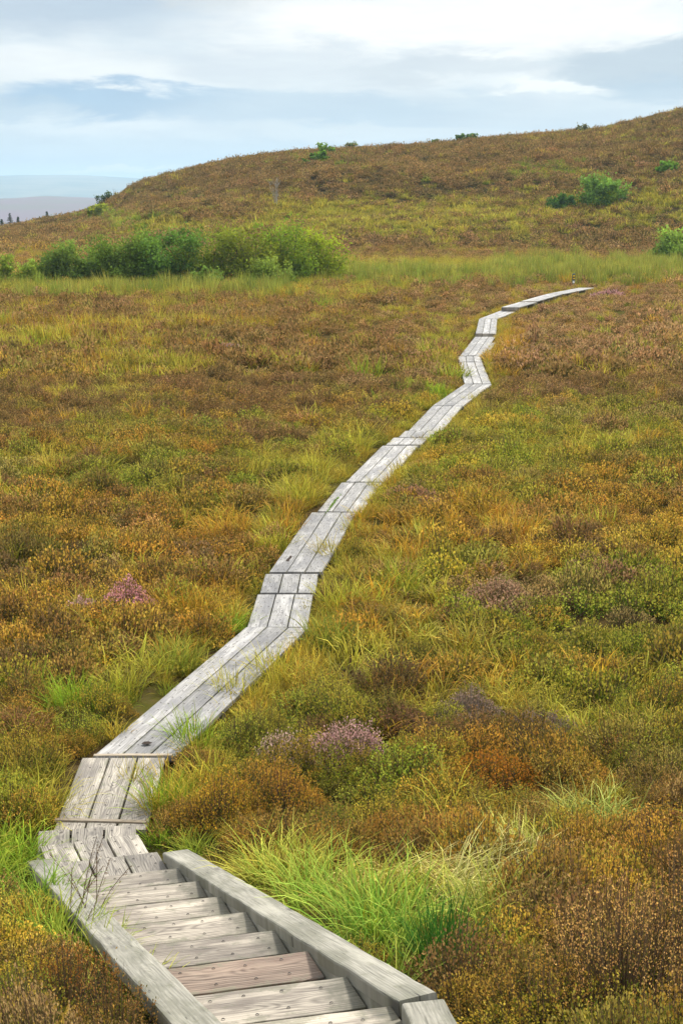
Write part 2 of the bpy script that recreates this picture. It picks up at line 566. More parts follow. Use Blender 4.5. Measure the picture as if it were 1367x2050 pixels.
def section(near, far, zn, zf, label, W=.76, sk0=None, sk1=None, lath=None, lo=.03, stap=.2, endboard=False, mat_=None, seed=0, bearer=True):
    P0, P1 = at(*near, zn), at(*far, zf)
    d = (P1 - P0)
    d2 = Vector((d.x, d.y, 0)).normalized()
    az = math.atan2(d2.x, d2.y)
    # ends are cut along world X (so mitred on slanting runs) unless told otherwise
    k0 = math.tan(az) if sk0 is None else sk0
    k1 = math.tan(az) if sk1 is None else sk1
    k0, k1 = max(-.6, min(.6, k0)), max(-.6, min(.6, k1))
    root = empty('boardwalk_section', (P0.x, P0.y, gz(P0.x, P0.y)))
    tag(root, label, 'boardwalk', 'boardwalk sections across the bog')
    rv = Vector((d2.y, -d2.x, 0))
    pw, rg = W / 3, random.Random(seed)
    L = d.length
    for i in (-1, 0, 1):
        c0 = P0 + rv * (i * pw) + d.normalized() * (k0 * -0 + i * pw * k0)
        c1 = P1 + rv * (i * pw) + d.normalized() * (i * pw * k1)
        dz = (rg.random() - .5) * .008
        c0.z += dz
        c1.z += dz * .5
        plank('plank', c0, c1, pw - .016, .045, mat_ or M_wood2, root, k0, k1, staple_rows(L, pw, rg, stap) if stap else None, seg=max(4, int(L / .35)), seed=seed * 7 + i)
    nb = max(2, int(L / 1.3) + 1)
    if bearer:
        for b in range(nb):
            t = (b + .12) / (nb - .76) if nb > 1 else .5
            t = min(max(t, .06), .94)
            c = P0.lerp(P1, t) - Vector((0, 0, .05))
            gzz = gz(c.x, c.y)
            th = max(.10, c.z - gzz + .03)
            plank('bearer', c - rv * (W / 2 - .02), c + rv * (W / 2 - .02), .09, th, M_wood, root, seg=2, seed=seed * 7 + 30 + b)
    if lath:
        c = P0 + d.normalized() * lo + Vector((0, 0, .013))
        e = Vector((1, lath, 0)).normalized()
        plank('lath', c - e * (W / 2 + .01), c + e * (W / 2 - .02), .05, .022, M_lath, root, seg=4, seed=seed * 7 + 50)
    if endboard:
        c = P0 - d.normalized() * .025 + Vector((0, 0, -.004))
        plank('end_board', c - Vector((W / 2, 0, 0)), c + Vector((W / 2, 0, 0)), .045, .15, M_wood, root, seg=3, seed=seed * 7 + 60)
    n = max(2, int(L / .2))
    for i in range(n + 1):
        q = P0.lerp(P1, i / n)
        PATH.append((q.x, q.y, q.z, W / 2))
    return root


section((200.5, 1661), (248, 1517), .02, .045, LA + 'climbing to the landing, the nearest, a pale lath across its lower end', .81, lath=-.06, lo=.16, seed=1, mat_=M_wood)
section((268, 1515), (555, 1256), .045, .055, LA + 'slanting away, longest near the steps, a pale lath at its near end', .77, lath=.01, seed=2)
section((555, 1255), (571, 1190), .06, .055, LA + 'short and straight at the first bend, before the bleached cross lath', .76, seed=3)
section((576, 1186), (584, 1149), .075, .07, LA + 'shortest of the lower walk, square-ended and lying just past the bleached lath', .76, lath=0.0, seed=4)
section((592, 1145), (668, 1026), .06, .05, LA + 'with a dark splinter hole in its left plank', .76, seed=5)


def flat_patch(name, px, py, z, pts, material, parent, label=None, h=.003):
    c = at(px, py, z)
    n = len(pts)
    V = [(x, y, 0) for x, y in pts] + [(x * .85, y * .9, h) for x, y in pts]
    Q = np.array([(i, (i + 1) % n, n + (i + 1) % n, n + i) for i in range(n)])
    o = mesh(name, V, [Q, np.array([tuple(range(n, 2 * n))])], [material], parent=parent, loc=c - parent.location)
    if label:
        o['label'] = label
    return o


H_sec = [o for o in bpy.data.objects if o.name.startswith('boardwalk_section') and o.parent is None][-1]
E_sec = [o for o in bpy.data.objects if o.name.startswith('boardwalk_section') and o.parent is None][1]
m, nt = mat('rotten_dark_wood')
finish(nt, (.035, .025, .02), .9, .1)
flat_patch('splinter_hole', 578, 1118, .062, [(-.035, -.16), (.01, -.17), (.02, -.05), (.045, .06), (.04, .17), (.02, .17), (-.005, .04), (-.03, -.05)], m, H_sec, 'dark rotten split')
flat_patch('knot_hole', 294, 1487, .067, [(-.05, -.02), (-.01, -.045), (.03, -.03), (.06, .0), (.02, .035), (-.03, .03)], m, E_sec, 'dark ragged knot hole')
section((680, 1024), (724, 966), .035, .04, LA + 'with moss in a gap, just beyond the splinter hole one', .76, seed=6)
section((733, 964), (801, 892), .05, .05, LA + 'in the middle of the walk, running up to the saw-tooth side steps', .76, seed=7)
section((808, 890), (822, 876), .055, .055, LA + 'lower of the two stubby ones in the saw-tooth side steps', .76, stap=.25, seed=8)
section((832, 875), (844, 862.5), .055, .055, LA + 'upper of the two stubby ones in the saw-tooth side steps', .76, stap=.25, seed=9)
section((851, 862), (895, 813), .05, .05, LA + 'straight run just beyond the saw-tooth side steps', .76, stap=.25, seed=10)
section((896, 812), (956, 769), .05, .05, LA + 'slanting right into the sharp elbow beside brown heather', .76, stap=.25, seed=11)
section((956, 768), (941, 725), .05, .05, LA + 'turned left just past the sharp elbow', .76, stap=.3, seed=12)
section((941, 724), (939.5, 713), .05, .05, LA + 'short piece at the leftmost bulge of the upper bend', .76, stap=.3, seed=13)
q = section((943, 712), (970.5, 674), .05, .05, LA + 'with a broken offcut plank beside its right edge', .76, stap=.3, seed=14)
a_, b_ = at(972, 708, .02), at(984, 686, .02)
plank('offcut_plank', a_, b_, .24, .04, M_wood2, q, seg=4, seed=140)
section((972, 667.5), (976.4, 638.5), .16, .10, LA + 'raised on a dark end board like a low step', .78, endboard=True, stap=.3, seed=15)
section((977, 638), (1018, 622), .06, .05, LA + 'curving right behind the raised step', .76, stap=None, seed=16)
section((1021, 615), (1056, 605), .24, .22, LA + 'raised plate with a dark front edge in the far distance', .80, endboard=True, stap=None, seed=17, sk0=.25)
section((1058, 603), (1111, 588), .20, .20, LA + 'far pale strip starting with a fresh orange end', .76, endboard=False, stap=None, seed=18)
section((1112, 588), (1173, 576), .21, .21, LA + 'farthest pale strip vanishing behind heather by the marker post', .76, stap=None, seed=19)
o_ = at(1056, 603.5, .235)
fresh = [o for o in bpy.data.objects if o.name.startswith('boardwalk_section')][-2]
plank('end_board', o_ - Vector((.42, .1, 0)), o_ + Vector((.42, .1, 0)), .05, .13, M_lath, fresh, seg=3, seed=190)

# ------------------------------------------------------------------ the steps
AZ, TY, RUN, RISE, WS, HK, KW = -.35751181, -.23048661, .59927684, .18203661, .822, .05, .205
N0 = Vector((-1.02366, 9.4123, .5146))
dS = Vector((math.sin(AZ), math.cos(AZ), 0))
rS = Vector((math.cos(TY), -math.sin(TY), 0))
sroot = empty('wooden_steps', (N0.x, N0.y, gz(N0.x, N0.y)))
tag(sroot, 'weathered wooden steps with broad side beams descending to the boardwalk', 'steps')
tilt = math.tan(TY - AZ)
for k in range(-1, 9):
    nose = N0 - dS * (RUN * k) + Vector((0, 0, RISE * k))
    mid = nose - rS * (WS / 2)
    rg = random.Random(300 + k)
    # two boards side by side: the front board shows, the one behind it runs under the next step
    up_ = nose - dS * RUN + Vector((0, 0, RISE))
    front = max(.20, min(.33, RUN - RISE * up_.to_2d().length / (HC - up_.z) - .004))
    for bd in (0, 1):
        bw = front if bd == 0 else RUN - front + .02
        cc = mid - dS * (front / 2 if bd == 0 else front + .024 + bw / 2)
        A = cc - rS * (WS / 2 - .006)
        B = cc + rS * (WS / 2 - .006)
        st = []
        for row in (-.26 * bw, .26 * bw):
            x = .07 + rg.random() * .08
            while x < WS - .04:
                st.append((row + (rg.random() - .5) * .03, x, 1.45 + (rg.random() - .5) * .5))
                x += .15 + rg.random() * .07
        mt = M_red if (k == 4 and bd == 0) else M_tread
        t = plank('tread', A + Vector((0, 0, (rg.random() - .5) * .008)), B + Vector((0, 0, (rg.random() - .5) * .008)), bw, .05, mt, sroot, sk0=tilt * .9, sk1=tilt * .9, staples=st if bd == 0 else None, seg=8, seed=300 + k * 3 + bd)
        if mt is M_red:
            t['label'] = 'reddish brown tread board'
    rb = nose - dS * .03 + Vector((0, 0, -.052))
    plank('riser', rb - rS * (WS - .006), rb - rS * .006, .03, .125, M_wood, sroot, seg=3, seed=360 + k)


def beam(name, side, k0, k1, dz, width, thick, inset, material, seed, s0=0.0, s1=0.0):
    e = Vector((rS.x, rS.y, 0))
    dd = (-dS * RUN + Vector((0, 0, RISE)))
    base = N0 + Vector((0, 0, HK + dz)) + (e * (inset + width / 2) if side > 0 else -e * (WS + inset + width / 2))
    # the beam sits square to its own run, so shift by its true half width
    return plank(name, base + dd * k0, base + dd * k1, width, thick, material, sroot, sk0=s0, sk1=s1, seg=40, seed=seed, wear=.008)


beam('side_beam', 1, -1.9, 6.1, 0, KW, .075, 0, M_beam, 401, s0=-.13, s1=.1)
beam('side_beam', -1, -2.3, 8.2, 0, KW, .075, 0, M_beam, 402, s0=-.3)
beam('stringer', 1, -1.85, 6.1, -.078, .06, .26, .003, M_beam, 403)
beam('stringer', -1, -2.25, 8.2, -.078, .06, .26, .003, M_beam, 404)
# the right beam goes on in a second, steeper length towards the top of the steps
e0 = N0 + Vector((0, 0, HK)) + rS * (KW / 2) + (-dS * RUN + Vector((0, 0, RISE))) * 6.12
plank('side_beam', e0 + Vector((.02, -.02, -.012)), e0 + Vector((.12, -1.35, .42)), .21, .08, M_beam, sroot, sk0=.25, seg=6, seed=405, wear=.006)
plank('stringer', e0 + Vector((-.06, -.03, -.1)), e0 + Vector((.05, -1.35, .33)), .06, .28, M_beam, sroot, seg=4, seed=406)
for (side, k) in ((1, .2), (1, 3.0), (1, 5.8), (-1, -1.0), (-1, .7), (-1, 3.4), (-1, 6.0)):
    b = N0 - dS * (RUN * k) + Vector((0, 0, RISE * k + HK - .08)) + (rS * .13 if side > 0 else -rS * (WS + .13))
    g = gz(b.x, b.y) - .15
    plank('support_post', Vector((b.x - .045, b.y, b.z)), Vector((b.x + .045, b.y, b.z)), .09, max(.1, b.z - g), M_beam, sroot, seg=2, seed=420 + int(k * 10))
for k in range(-10, 40):
    q = N0 - dS * (RUN * k * .2) - rS * (WS / 2)
    PATH.append((q.x, q.y, q.z + RISE * k * .2, WS / 2 + .21))


# landing: three short rows of planks turning towards the steps, each lapping over the one before
def row(corners, z, label, seed):
    fl, fr, nr, nl = [at(p[0], p[1], z) for p in corners]
    root = empty('boardwalk_landing', tuple((fl + fr + nr + nl) / 4 - Vector((0, 0, .25))))
    tag(root, label, 'boardwalk', 'landing rows at the foot of the steps')
    rg = random.Random(seed)
    for i in range(3):
        f0, f1 = fl.lerp(fr, (i + .03) / 3), fl.lerp(fr, (i + .97) / 3)
        n0, n1 = nl.lerp(nr, (i + .03) / 3), nl.lerp(nr, (i + .97) / 3)
        a, b = (n0 + n1) / 2, (f0 + f1) / 2
        yv = (b - a).normalized()
        xv = Vector((yv.y, -yv.x, 0))
        w_ = abs((f1 - f0).dot(xv))
        k1 = (f1 - f0).dot(yv) / w_
        k0 = (n1 - n0).dot(yv) / abs((n1 - n0).dot(xv))
        L = (b - a).length
        st = []
        for yy in (L - .07, L - .22, L - .36):
            for u in (-.28, .25):
                st.append((u * w_ + (rg.random() - .5) * .02, yy + (rg.random() - .5) * .05 + u * w_ * k1, (rg.random() - .5) * .6))
        plank('plank', a, b, w_, .05, M_wood, root, k0, k1, st, seg=5, seed=seed + i)
    c = (fl + fr) / 2 + ((nl + nr) / 2 - (fl + fr) / 2) * .15
    e = (fr - fl).normalized()
    plank('bearer', c - e * .38 + Vector((0, 0, -.055)), c + e * .38 + Vector((0, 0, -.055)), .09, .26, M_wood, root, seg=2, seed=seed + 9)
    for t in np.linspace(0, 1, 5):
        q = ((fl + fr) / 2).lerp((nl + nr) / 2, t)
        PATH.append((q.x, q.y, z, .4))


row([(76, 1664), (275, 1651), (272, 1722), (72, 1735)], .075, 'lowest row of short landing planks, cut square and running straight', 500)
row([(78, 1695), (278.5, 1670), (328, 1752), (118, 1782)], .115, 'middle row of short landing planks, turned to the right', 520)
row([(104, 1731), (318, 1705), (372, 1800), (150, 1832)], .155, 'top row of short landing planks under the first step', 540)
PATH = np.array(PATH)


def path_dist(x, y):
    d = np.full(x.shape, 1e9)
    side = np.zeros(x.shape)
    for (qx, qy, qz, hw) in PATH:
        dd = np.hypot(x - qx, y - qy) - hw
        s = dd < d
        side = np.where(s, np.sign(x - qx), side)
        d = np.minimum(d, dd)
    return d, side


# ------------------------------------------------------------------ marker post
mp = at(1147, 574, 0)
mz = gz(mp.x, mp.y)
root = empty('marker_post', (mp.x, mp.y, mz))
tag(root, 'short waymarker post with white and yellow discs beside the far boardwalk', 'post')


def flat_mat(name, c):
    m, nt = mat(name)
    n = nt.noise(nt.node('ShaderNodeTexCoord').outputs['Object'], 30.0, 3.0)
    finish(nt, nt.mix(n, tuple(v * .85 for v in c), c), .6, .3)
    return m


def box_geo(cx, cy, cz, sx, sy, sz, bev=0.0):
    p = [(-1, -1), (1, -1), (1, 1), (-1, 1)]
    V, Q = [], []
    prof = [(0, 1 - bev), (bev, 1), (1 - bev, 1), (1, 1 - bev)] if bev else [(0, 1), (1, 1)]
    for (h, s) in prof:
        V += [(cx + a * sx / 2 * s, cy + b * sy / 2 * s, cz + h * sz) for a, b in p]
    for i in range(len(prof) - 1):
        Q += [(i * 4 + k, i * 4 + (k + 1) % 4, i * 4 + 4 + (k + 1) % 4, i * 4 + 4 + k) for k in range(4)]
    Q += [(3, 2, 1, 0), tuple(len(V) - 4 + k for k in range(4))]
    return np.array(V), np.array(Q)


def disc_geo(cx, cy, cz, r, t, n=14):
    V = [(cx + r * math.cos(2 * PI * i / n), cy + s, cz + r * math.sin(2 * PI * i / n)) for s in (-t, t) for i in range(n)]
    Q = [(i, (i + 1) % n, n + (i + 1) % n, n + i) for i in range(n)]
    return np.array(V), [np.array(Q), np.array([tuple(range(n)), tuple(range(2 * n - 1, n - 1, -1))])]


V, Q = box_geo(0, 0, -.1, .15, .12, .98, .02)
mesh('post_shaft', V, Q, [flat_mat('painted_teal_grey_post', (.09, .13, .14))], parent=root)
V, Q = box_geo(0, -.068, .52, .13, .012, .30, .02)
mesh('dark_plate', V, Q, [flat_mat('black_plate', (.02, .02, .02))], parent=root)
V, Q = disc_geo(0, -.08, .75, .055, .004)
mesh('yellow_disc', V, Q, [flat_mat('yellow_paint', (.75, .50, .04))], parent=root)
V, Q = disc_geo(0, -.08, .60, .05, .004)
mesh('yellow_disc', V, Q, [bpy.data.materials['yellow_paint']], parent=root)
V, Q = disc_geo(0, -.072, .40, .07, .004)
mesh('white_disc', V, Q, [flat_mat('white_paint', (.8, .8, .8))], parent=root)


# ------------------------------------------------------------------ plant generators (all return V, Q, tip, var)
def rhombs(C, D, L, W, rg):
    """leaf-shaped quads"""
    D = D / np.maximum(np.linalg.norm(D, axis=1, keepdims=True), 1e-6)
    S = np.cross(D, rg.normal(size=D.shape))
    S /= np.maximum(np.linalg.norm(S, axis=1, keepdims=True), 1e-6)
    L, W = np.asarray(L).reshape(-1, 1), np.asarray(W).reshape(-1, 1)
    V = np.stack([C - D * L * .5, C + S * W * .5, C + D * L * .5, C - S * W * .5], 1).reshape(-1, 3)
    return V, np.arange(len(V)).reshape(-1, 4)


def join(parts):
    V, Q, T, A = [], [], [], []
    o = 0
    for v, q, t, a in parts:
        V.append(v)
        Q.append(q + o)
        T.append(t)
        A.append(a)
        o += len(v)
    return np.concatenate(V), np.concatenate(Q), np.concatenate(T), np.concatenate(A)


def heather(rg, shoots, leaves, leaf, Rb, Hh, tipfrac=.45, stemw=.004, flower=1.0, upright=.5):
    n = shoots
    rr, th = Rb * np.sqrt(rg.random(n)), rg.random(n) * 2 * PI
    lump = .50 + .95 * fbm(Rb * 3 + rr * np.cos(th), rr * np.sin(th) + rg.random() * 50, Rb * .75, 31, 2)
    tip = np.stack([rr * np.cos(th), rr * np.sin(th), Hh * lump * (1 - .62 * (rr / Rb) ** 2) * (.78 + .34 * rg.random(n))], 1)
    base = np.stack([tip[:, 0] * (1 - upright) * .6, tip[:, 1] * (1 - upright) * .6, np.full(n, -.04)], 1)
    ctrl = base * .55 + tip * np.array([.75, .75, .35]) + np.array([0, 0, .12 * Hh])
    bez = lambda t: base[:, None] * ((1 - t) ** 2)[..., None] + ctrl[:, None] * (2 * t * (1 - t))[..., None] + tip[:, None] * (t ** 2)[..., None]
    k = leaves
    t = .30 + .72 * np.sort(rg.random((n, k)), 1) ** .8
    Pp = bez(t)
    Tg = 2 * (1 - t)[..., None] * (ctrl - base)[:, None] + 2 * t[..., None] * (tip - ctrl)[:, None]
    Tg /= np.linalg.norm(Tg, axis=2, keepdims=True)
    C = Pp + rg.normal(size=Pp.shape) * leaf * .95
    D = Tg * 1.2 + rg.normal(size=Pp.shape) * .42
    
    fl = (rg.random(n) * .35 + .65)[:, None] * flower
    tp = np.clip((t - (1 - tipfrac)) / (tipfrac * .55), 0, 1) * fl
    u_ = rg.random((n, k))
    tp = np.where(u_ < .30, tp * .15, tp)
    tp = np.where((u_ > .88) & (t > .45), .8 * fl, tp)
    sz = leaf * (.7 + .7 * rg.random(n * k))
    isf = (tp.ravel() > .4)
    v1, q1 = rhombs(C.reshape(-1, 3), D.reshape(-1, 3), sz * np.where(isf, 1.35, 1.85), sz * np.where(isf, .85, .56), rg)
    vr = np.clip(rg.random((n, 1)) * .5 + rg.random((n, k)) * .5, 0, 1)
    parts = [(v1, q1, np.repeat(tp.ravel(), 4), np.repeat(vr.ravel(), 4))]
    stems = None
    if stemw:
        ts = np.array([0, .4, .75, 1.0])
        P = bez(np.tile(ts, (n, 1)))
        S = rg.normal(size=(n, 1, 3)) * np.array([1, 1, .15])
        S /= np.linalg.norm(S, axis=2, keepdims=True)
        wd = stemw * np.array([1.0, .8, .6, .35])[None, :, None]
        v = np.stack([P - S * wd, P + S * wd], 2).reshape(-1, 3)
        b = (np.arange(n) * 8)[:, None, None] + (np.arange(3) * 2)[None, :, None] + np.array([0, 1, 3, 2])[None, None, :]
        stems = (v, b.reshape(-1, 4), np.full(len(v), -1.0), np.repeat(rg.random(n), 8))
    return parts[0], stems


def blades(rg, n, r0, L, Lj, wd, lean=(.1, .8), bend=(.3, 1.3), seg=4, wind=None, dead=.15, straw=0.0):
    """grass blades: start leaning, bend over along their length"""
    th = rg.random(n) * 2 * PI
    if wind is not None:
        th = wind[0] + rg.normal(size=n) * wind[1]
    rb = r0 * np.sqrt(rg.random(n))
    tb = np.where(rg.random(n) < .6, th + rg.normal(size=n) * .6, rg.random(n) * 2 * PI)
    base = np.stack([rb * np.cos(tb), rb * np.sin(tb), np.full(n, -.03)], 1)
    ln = L * (1 - Lj + 2 * Lj * rg.random(n))
    p0 = lean[0] + (lean[1] - lean[0]) * rg.random(n) * (.4 + .6 * rb / max(r0, 1e-6))
    p1 = bend[0] + (bend[1] - bend[0]) * rg.random(n)
    side = np.stack([-np.sin(th), np.cos(th), rg.normal(size=n) * .3], 1)
    tw = rg.normal(size=n) * .5
    P, cur = [base], base
    for i in range(seg):
        a = p0 + p1 * ((i + .5) / seg) ** 1.3
        th2 = th + tw * (i / seg)
        cur = cur + np.stack([np.sin(a) * np.cos(th2), np.sin(a) * np.sin(th2), np.cos(a)], 1) * (ln / seg)[:, None]
        P.append(cur)
    P = np.stack(P, 1)
    prof = np.array([.7, 1.0, .9, .65, .12]) if seg == 4 else np.interp(np.linspace(0, 1, seg + 1), [0, .3, .7, 1], [.75, 1, .75, .12])
    W = (wd * (.7 + .6 * rg.random(n)))[:, None, None] * prof[None, :, None] * .5
    V = np.stack([P - side[:, None] * W, P + side[:, None] * W], 2).reshape(-1, 3)
    k = (seg + 1) * 2
    b = (np.arange(n) * k)[:, None, None] + (np.arange(seg) * 2)[None, :, None] + np.array([0, 1, 3, 2])[None, None, :]
    t = np.linspace(0, 1, seg + 1)[None, :] ** 1.2 * (.35 + .65 * rg.random((n, 1)))
    dd = rg.random((n, 1)) < dead
    t = np.clip(np.where(dd, .75 + .25 * t, t) + straw, 0, 1)
    return V, b.reshape(-1, 4), np.repeat(t.ravel(), 2), np.repeat(rg.random(n), k)


def hmesh(g):
    f, s = g
    return join([f] + ([s] if s is not None else []))


# ------------------------------------------------------------------ scattered ground cover
def scatter_tree(nproto):
    ng = bpy.data.node_groups.new('ground_cover_scatter', 'GeometryNodeTree')
    ng.interface.new_socket('Geometry', in_out='INPUT', socket_type='NodeSocketGeometry')
    ng.interface.new_socket('Geometry', in_out='OUTPUT', socket_type='NodeSocketGeometry')
    nt = NT(ng)
    gi, go = nt.node('NodeGroupInput'), nt.node('NodeGroupOutput')

    def attr(name, typ):
        nd = nt.node('GeometryNodeInputNamedAttribute', data_type=typ)
        nd.inputs['Name'].default_value = name
        return nd.outputs[0]

    pid = attr('pid', 'INT')

    def sel(k):
        cmp = nt.node('FunctionNodeCompare', data_type='INT', operation='EQUAL')
        nt.l.new(pid, cmp.inputs[2])
        cmp.inputs[3].default_value = k
        sg = nt.node('GeometryNodeSeparateGeometry', domain='POINT')
        nt.l.new(gi.outputs[0], sg.inputs[0])
        nt.l.new(cmp.outputs[0], sg.inputs[1])
        return sg.outputs[0]

    g2i = nt.node('GeometryNodeGeometryToInstance')
    for k in range(nproto):
        nt.l.new(sel(k), g2i.inputs[0])
    ip = nt.node('GeometryNodeInstanceOnPoints')
    nt.l.new(sel(-1), ip.inputs['Points'])
    nt.l.new(g2i.outputs[0], ip.inputs['Instance'])
    ip.inputs['Pick Instance'].default_value = True
    nt.l.new(attr('vid', 'INT'), ip.inputs['Instance Index'])
    e2r = nt.node('FunctionNodeEulerToRotation')
    nt.l.new(attr('rot', 'FLOAT_VECTOR'), e2r.inputs[0])
    nt.l.new(e2r.outputs[0], ip.inputs['Rotation'])
    nt.l.new(attr('scl', 'FLOAT_VECTOR'), ip.inputs['Scale'])
    nt.l.new(ip.outputs[0], go.inputs[0])
    return ng


GROUPS = {}


def scatter(name, label, protos, P, rot, scl, ca, cb, material):
    n = len(P)
    rg = RNG
    V, Q, tip, var = [P], [], [np.zeros(n)], [np.zeros(n)]
    pid = [np.full(n, -1)]
    o = n
    for k, (v, q, t, a) in enumerate(protos):
        V.append(v)
        Q.append(q + o)
        tip.append(t)
        var.append(a)
        pid.append(np.full(len(v), k))
        o += len(v)
    V = np.concatenate(V)
    m_ = len(V) - n
    ext = lambda x: np.concatenate([x, np.zeros((m_,) + x.shape[1:], x.dtype)])
    at_ = dict(tip=np.concatenate(tip), var=np.concatenate(var), pid=np.concatenate(pid).astype(int),
               vid=ext(rg.integers(0, len(protos), n)), rot=ext(rot), scl=ext(scl), ica=ext(ca), icb=ext(cb))
    o = mesh(name, V, np.concatenate(Q), [material], attrs=at_)
    tag(o, label, kind='stuff')
    k = len(protos)
    if k not in GROUPS:
        GROUPS[k] = scatter_tree(k)
    md = o.modifiers.new('scatter', 'NODES')
    md.node_group = GROUPS[k]
    return o


# palettes: (leaf, tip)
HP = dict(brown=((.070, .058, .018), (.29, .150, .075)), pinkbrown=((.072, .062, .024), (.40, .205, .135)), orange=((.078, .088, .012), (.47, .225, .055)),
          green=((.062, .112, .012), (.33, .26, .050)), dark=((.045, .046, .014), (.19, .105, .058)), gold=((.085, .108, .012), (.56, .31, .060)))
GP = dict(yg=((.15, .165, .014), (.54, .42, .055)), green=((.10, .165, .012), (.36, .38, .030)), orange=((.19, .155, .018), (.60, .30, .035)), straw=((.26, .25, .055), (.78, .62, .24)))
HK_ = list(HP)
GK_ = list(GP)
HA = np.array([HP[k][0] for k in HK_]) * (1.16, 1.14, .78)
HB = np.array([HP[k][1] for k in HK_]) * (1.42, 1.60, 1.12)
GA = np.array([GP[k][0] for k in GK_])
GB = np.array([GP[k][1] for k in GK_])

# survey of the cover seen in the photograph: centre and radii (photo pixels), cover kind, strength
ZONES = [
    (1150, 680, 330, 110, 'pinkbrown', 1.2), (1200, 760, 260, 60, 'brown', 1.0), (450, 650, 500, 60, 'brown', .8), (350, 760, 420, 70, 'brown', .9), (650, 720, 220, 60, 'brown', .8),
    (100, 850, 260, 50, 'brown', .6), (180, 780, 160, 40, 'gold', .8), (820, 580, 200, 30, 'brown', .8), (640, 600, 200, 25, 'orange', .6),
    (1050, 880, 330, 80, 'green', .9), (900, 930, 240, 80, 'gold', .7), (1180, 1000, 260, 90, 'orange', .8), (330, 960, 340, 70, 'green', .6), (200, 1020, 260, 60, 'orange', .6),
    (330, 1090, 260, 60, 'orange', .6), (70, 1150, 130, 60, 'dark', .8), (250, 900, 260, 30, 'orange', .6), (1220, 850, 200, 30, 'pinkbrown', .8),
    (150, 1260, 260, 60, 'orange', .9), (60, 1340, 120, 70, 'dark', .5), (120, 1500, 170, 60, 'orange', .5), (1050, 1200, 240, 60, 'pinkbrown', .6), (1150, 1240, 300, 50, 'green', .8),
    (1150, 1420, 300, 70, 'green', .9), (950, 1400, 160, 70, 'dark', 1.0), (980, 1550, 140, 60, 'orange', 1.0), (1280, 1500, 140, 80, 'green', .9), (720, 1610, 220, 50, 'green', .6),
    (450, 1590, 160, 60, 'gold', 1.0), (820, 1620, 180, 40, 'gold', .6), (1250, 1750, 120, 60, 'orange', .8),
    (500, 360, 330, 60, 'brown', 1.2), (820, 330, 330, 50, 'brown', 1.1), (1150, 310, 260, 50, 'brown', 1.1), (760, 385, 260, 25, 'dark', 1.4), (330, 370, 120, 40, 'dark', .8),
    (1000, 500, 330, 20, 'brown', .9), (80, 470, 200, 25, 'brown', .8), (80, 500, 160, 20, 'orange', .6), (1300, 270, 90, 40, 'dark', .7), (1280, 350, 140, 25, 'dark', .9)]
GZONES = [  # grass: where, kind, strength
    (1000, 545, 420, 17, 'yg', 1.3), (250, 585, 420, 16, 'yg', 1.0), (620, 560, 220, 14, 'yg', .7), (900, 435, 280, 40, 'yg', 1.4), (1300, 415, 150, 36, 'yg', 1.3), (600, 425, 120, 24, 'yg', .8), (760, 455, 160, 18, 'yg', .9), (1250, 270, 130, 18, 'yg', .6),
    (1080, 345, 90, 18, 'green', .7), (430, 460, 200, 22, 'yg', .9), (640, 320, 80, 16, 'green', .6), (780, 420, 90, 20, 'green', .6), (250, 440, 90, 18, 'green', .7),
    (920, 850, 120, 40, 'yg', .5), (1100, 930, 160, 40, 'yg', .6), (780, 1060, 140, 60, 'orange', .7), (760, 1170, 200, 60, 'yg', .9), (700, 1270, 140, 60, 'orange', .8), (800, 1300, 140, 40, 'yg', .6),
    (1000, 1080, 120, 50, 'orange', .6), (1050, 1050, 100, 40, 'yg', .4), (620, 960, 130, 60, 'yg', .8), (520, 1060, 110, 50, 'orange', .8), (370, 1210, 130, 50, 'orange', .9), (300, 1330, 160, 60, 'yg', .8),
    (180, 1420, 130, 60, 'green', .7), (90, 1560, 140, 70, 'yg', .8), (250, 850, 200, 25, 'orange', .3), (850, 800, 60, 40, 'green', .7), (380, 1480, 60, 90, 'green', .8), (300, 1650, 50, 60, 'green', .9),
    (60, 1750, 120, 110, 'green', 1.0), (700, 1780, 230, 80, 'yg', 1.2), (900, 1820, 220, 90, 'straw', .8), (1120, 1680, 220, 55, 'yg', .9), (880, 1920, 150, 80, 'green', 1.0), (520, 1740, 120, 40, 'yg', .9),
    (450, 1380, 60, 40, 'yg', .8), (600, 1330, 80, 30, 'orange', .8), (880, 700, 40, 50, 'yg', .8), (1010, 690, 40, 50, 'orange', .6), (960, 1130, 160, 40, 'orange', .4), (120, 1020, 120, 30, 'green', .3)]


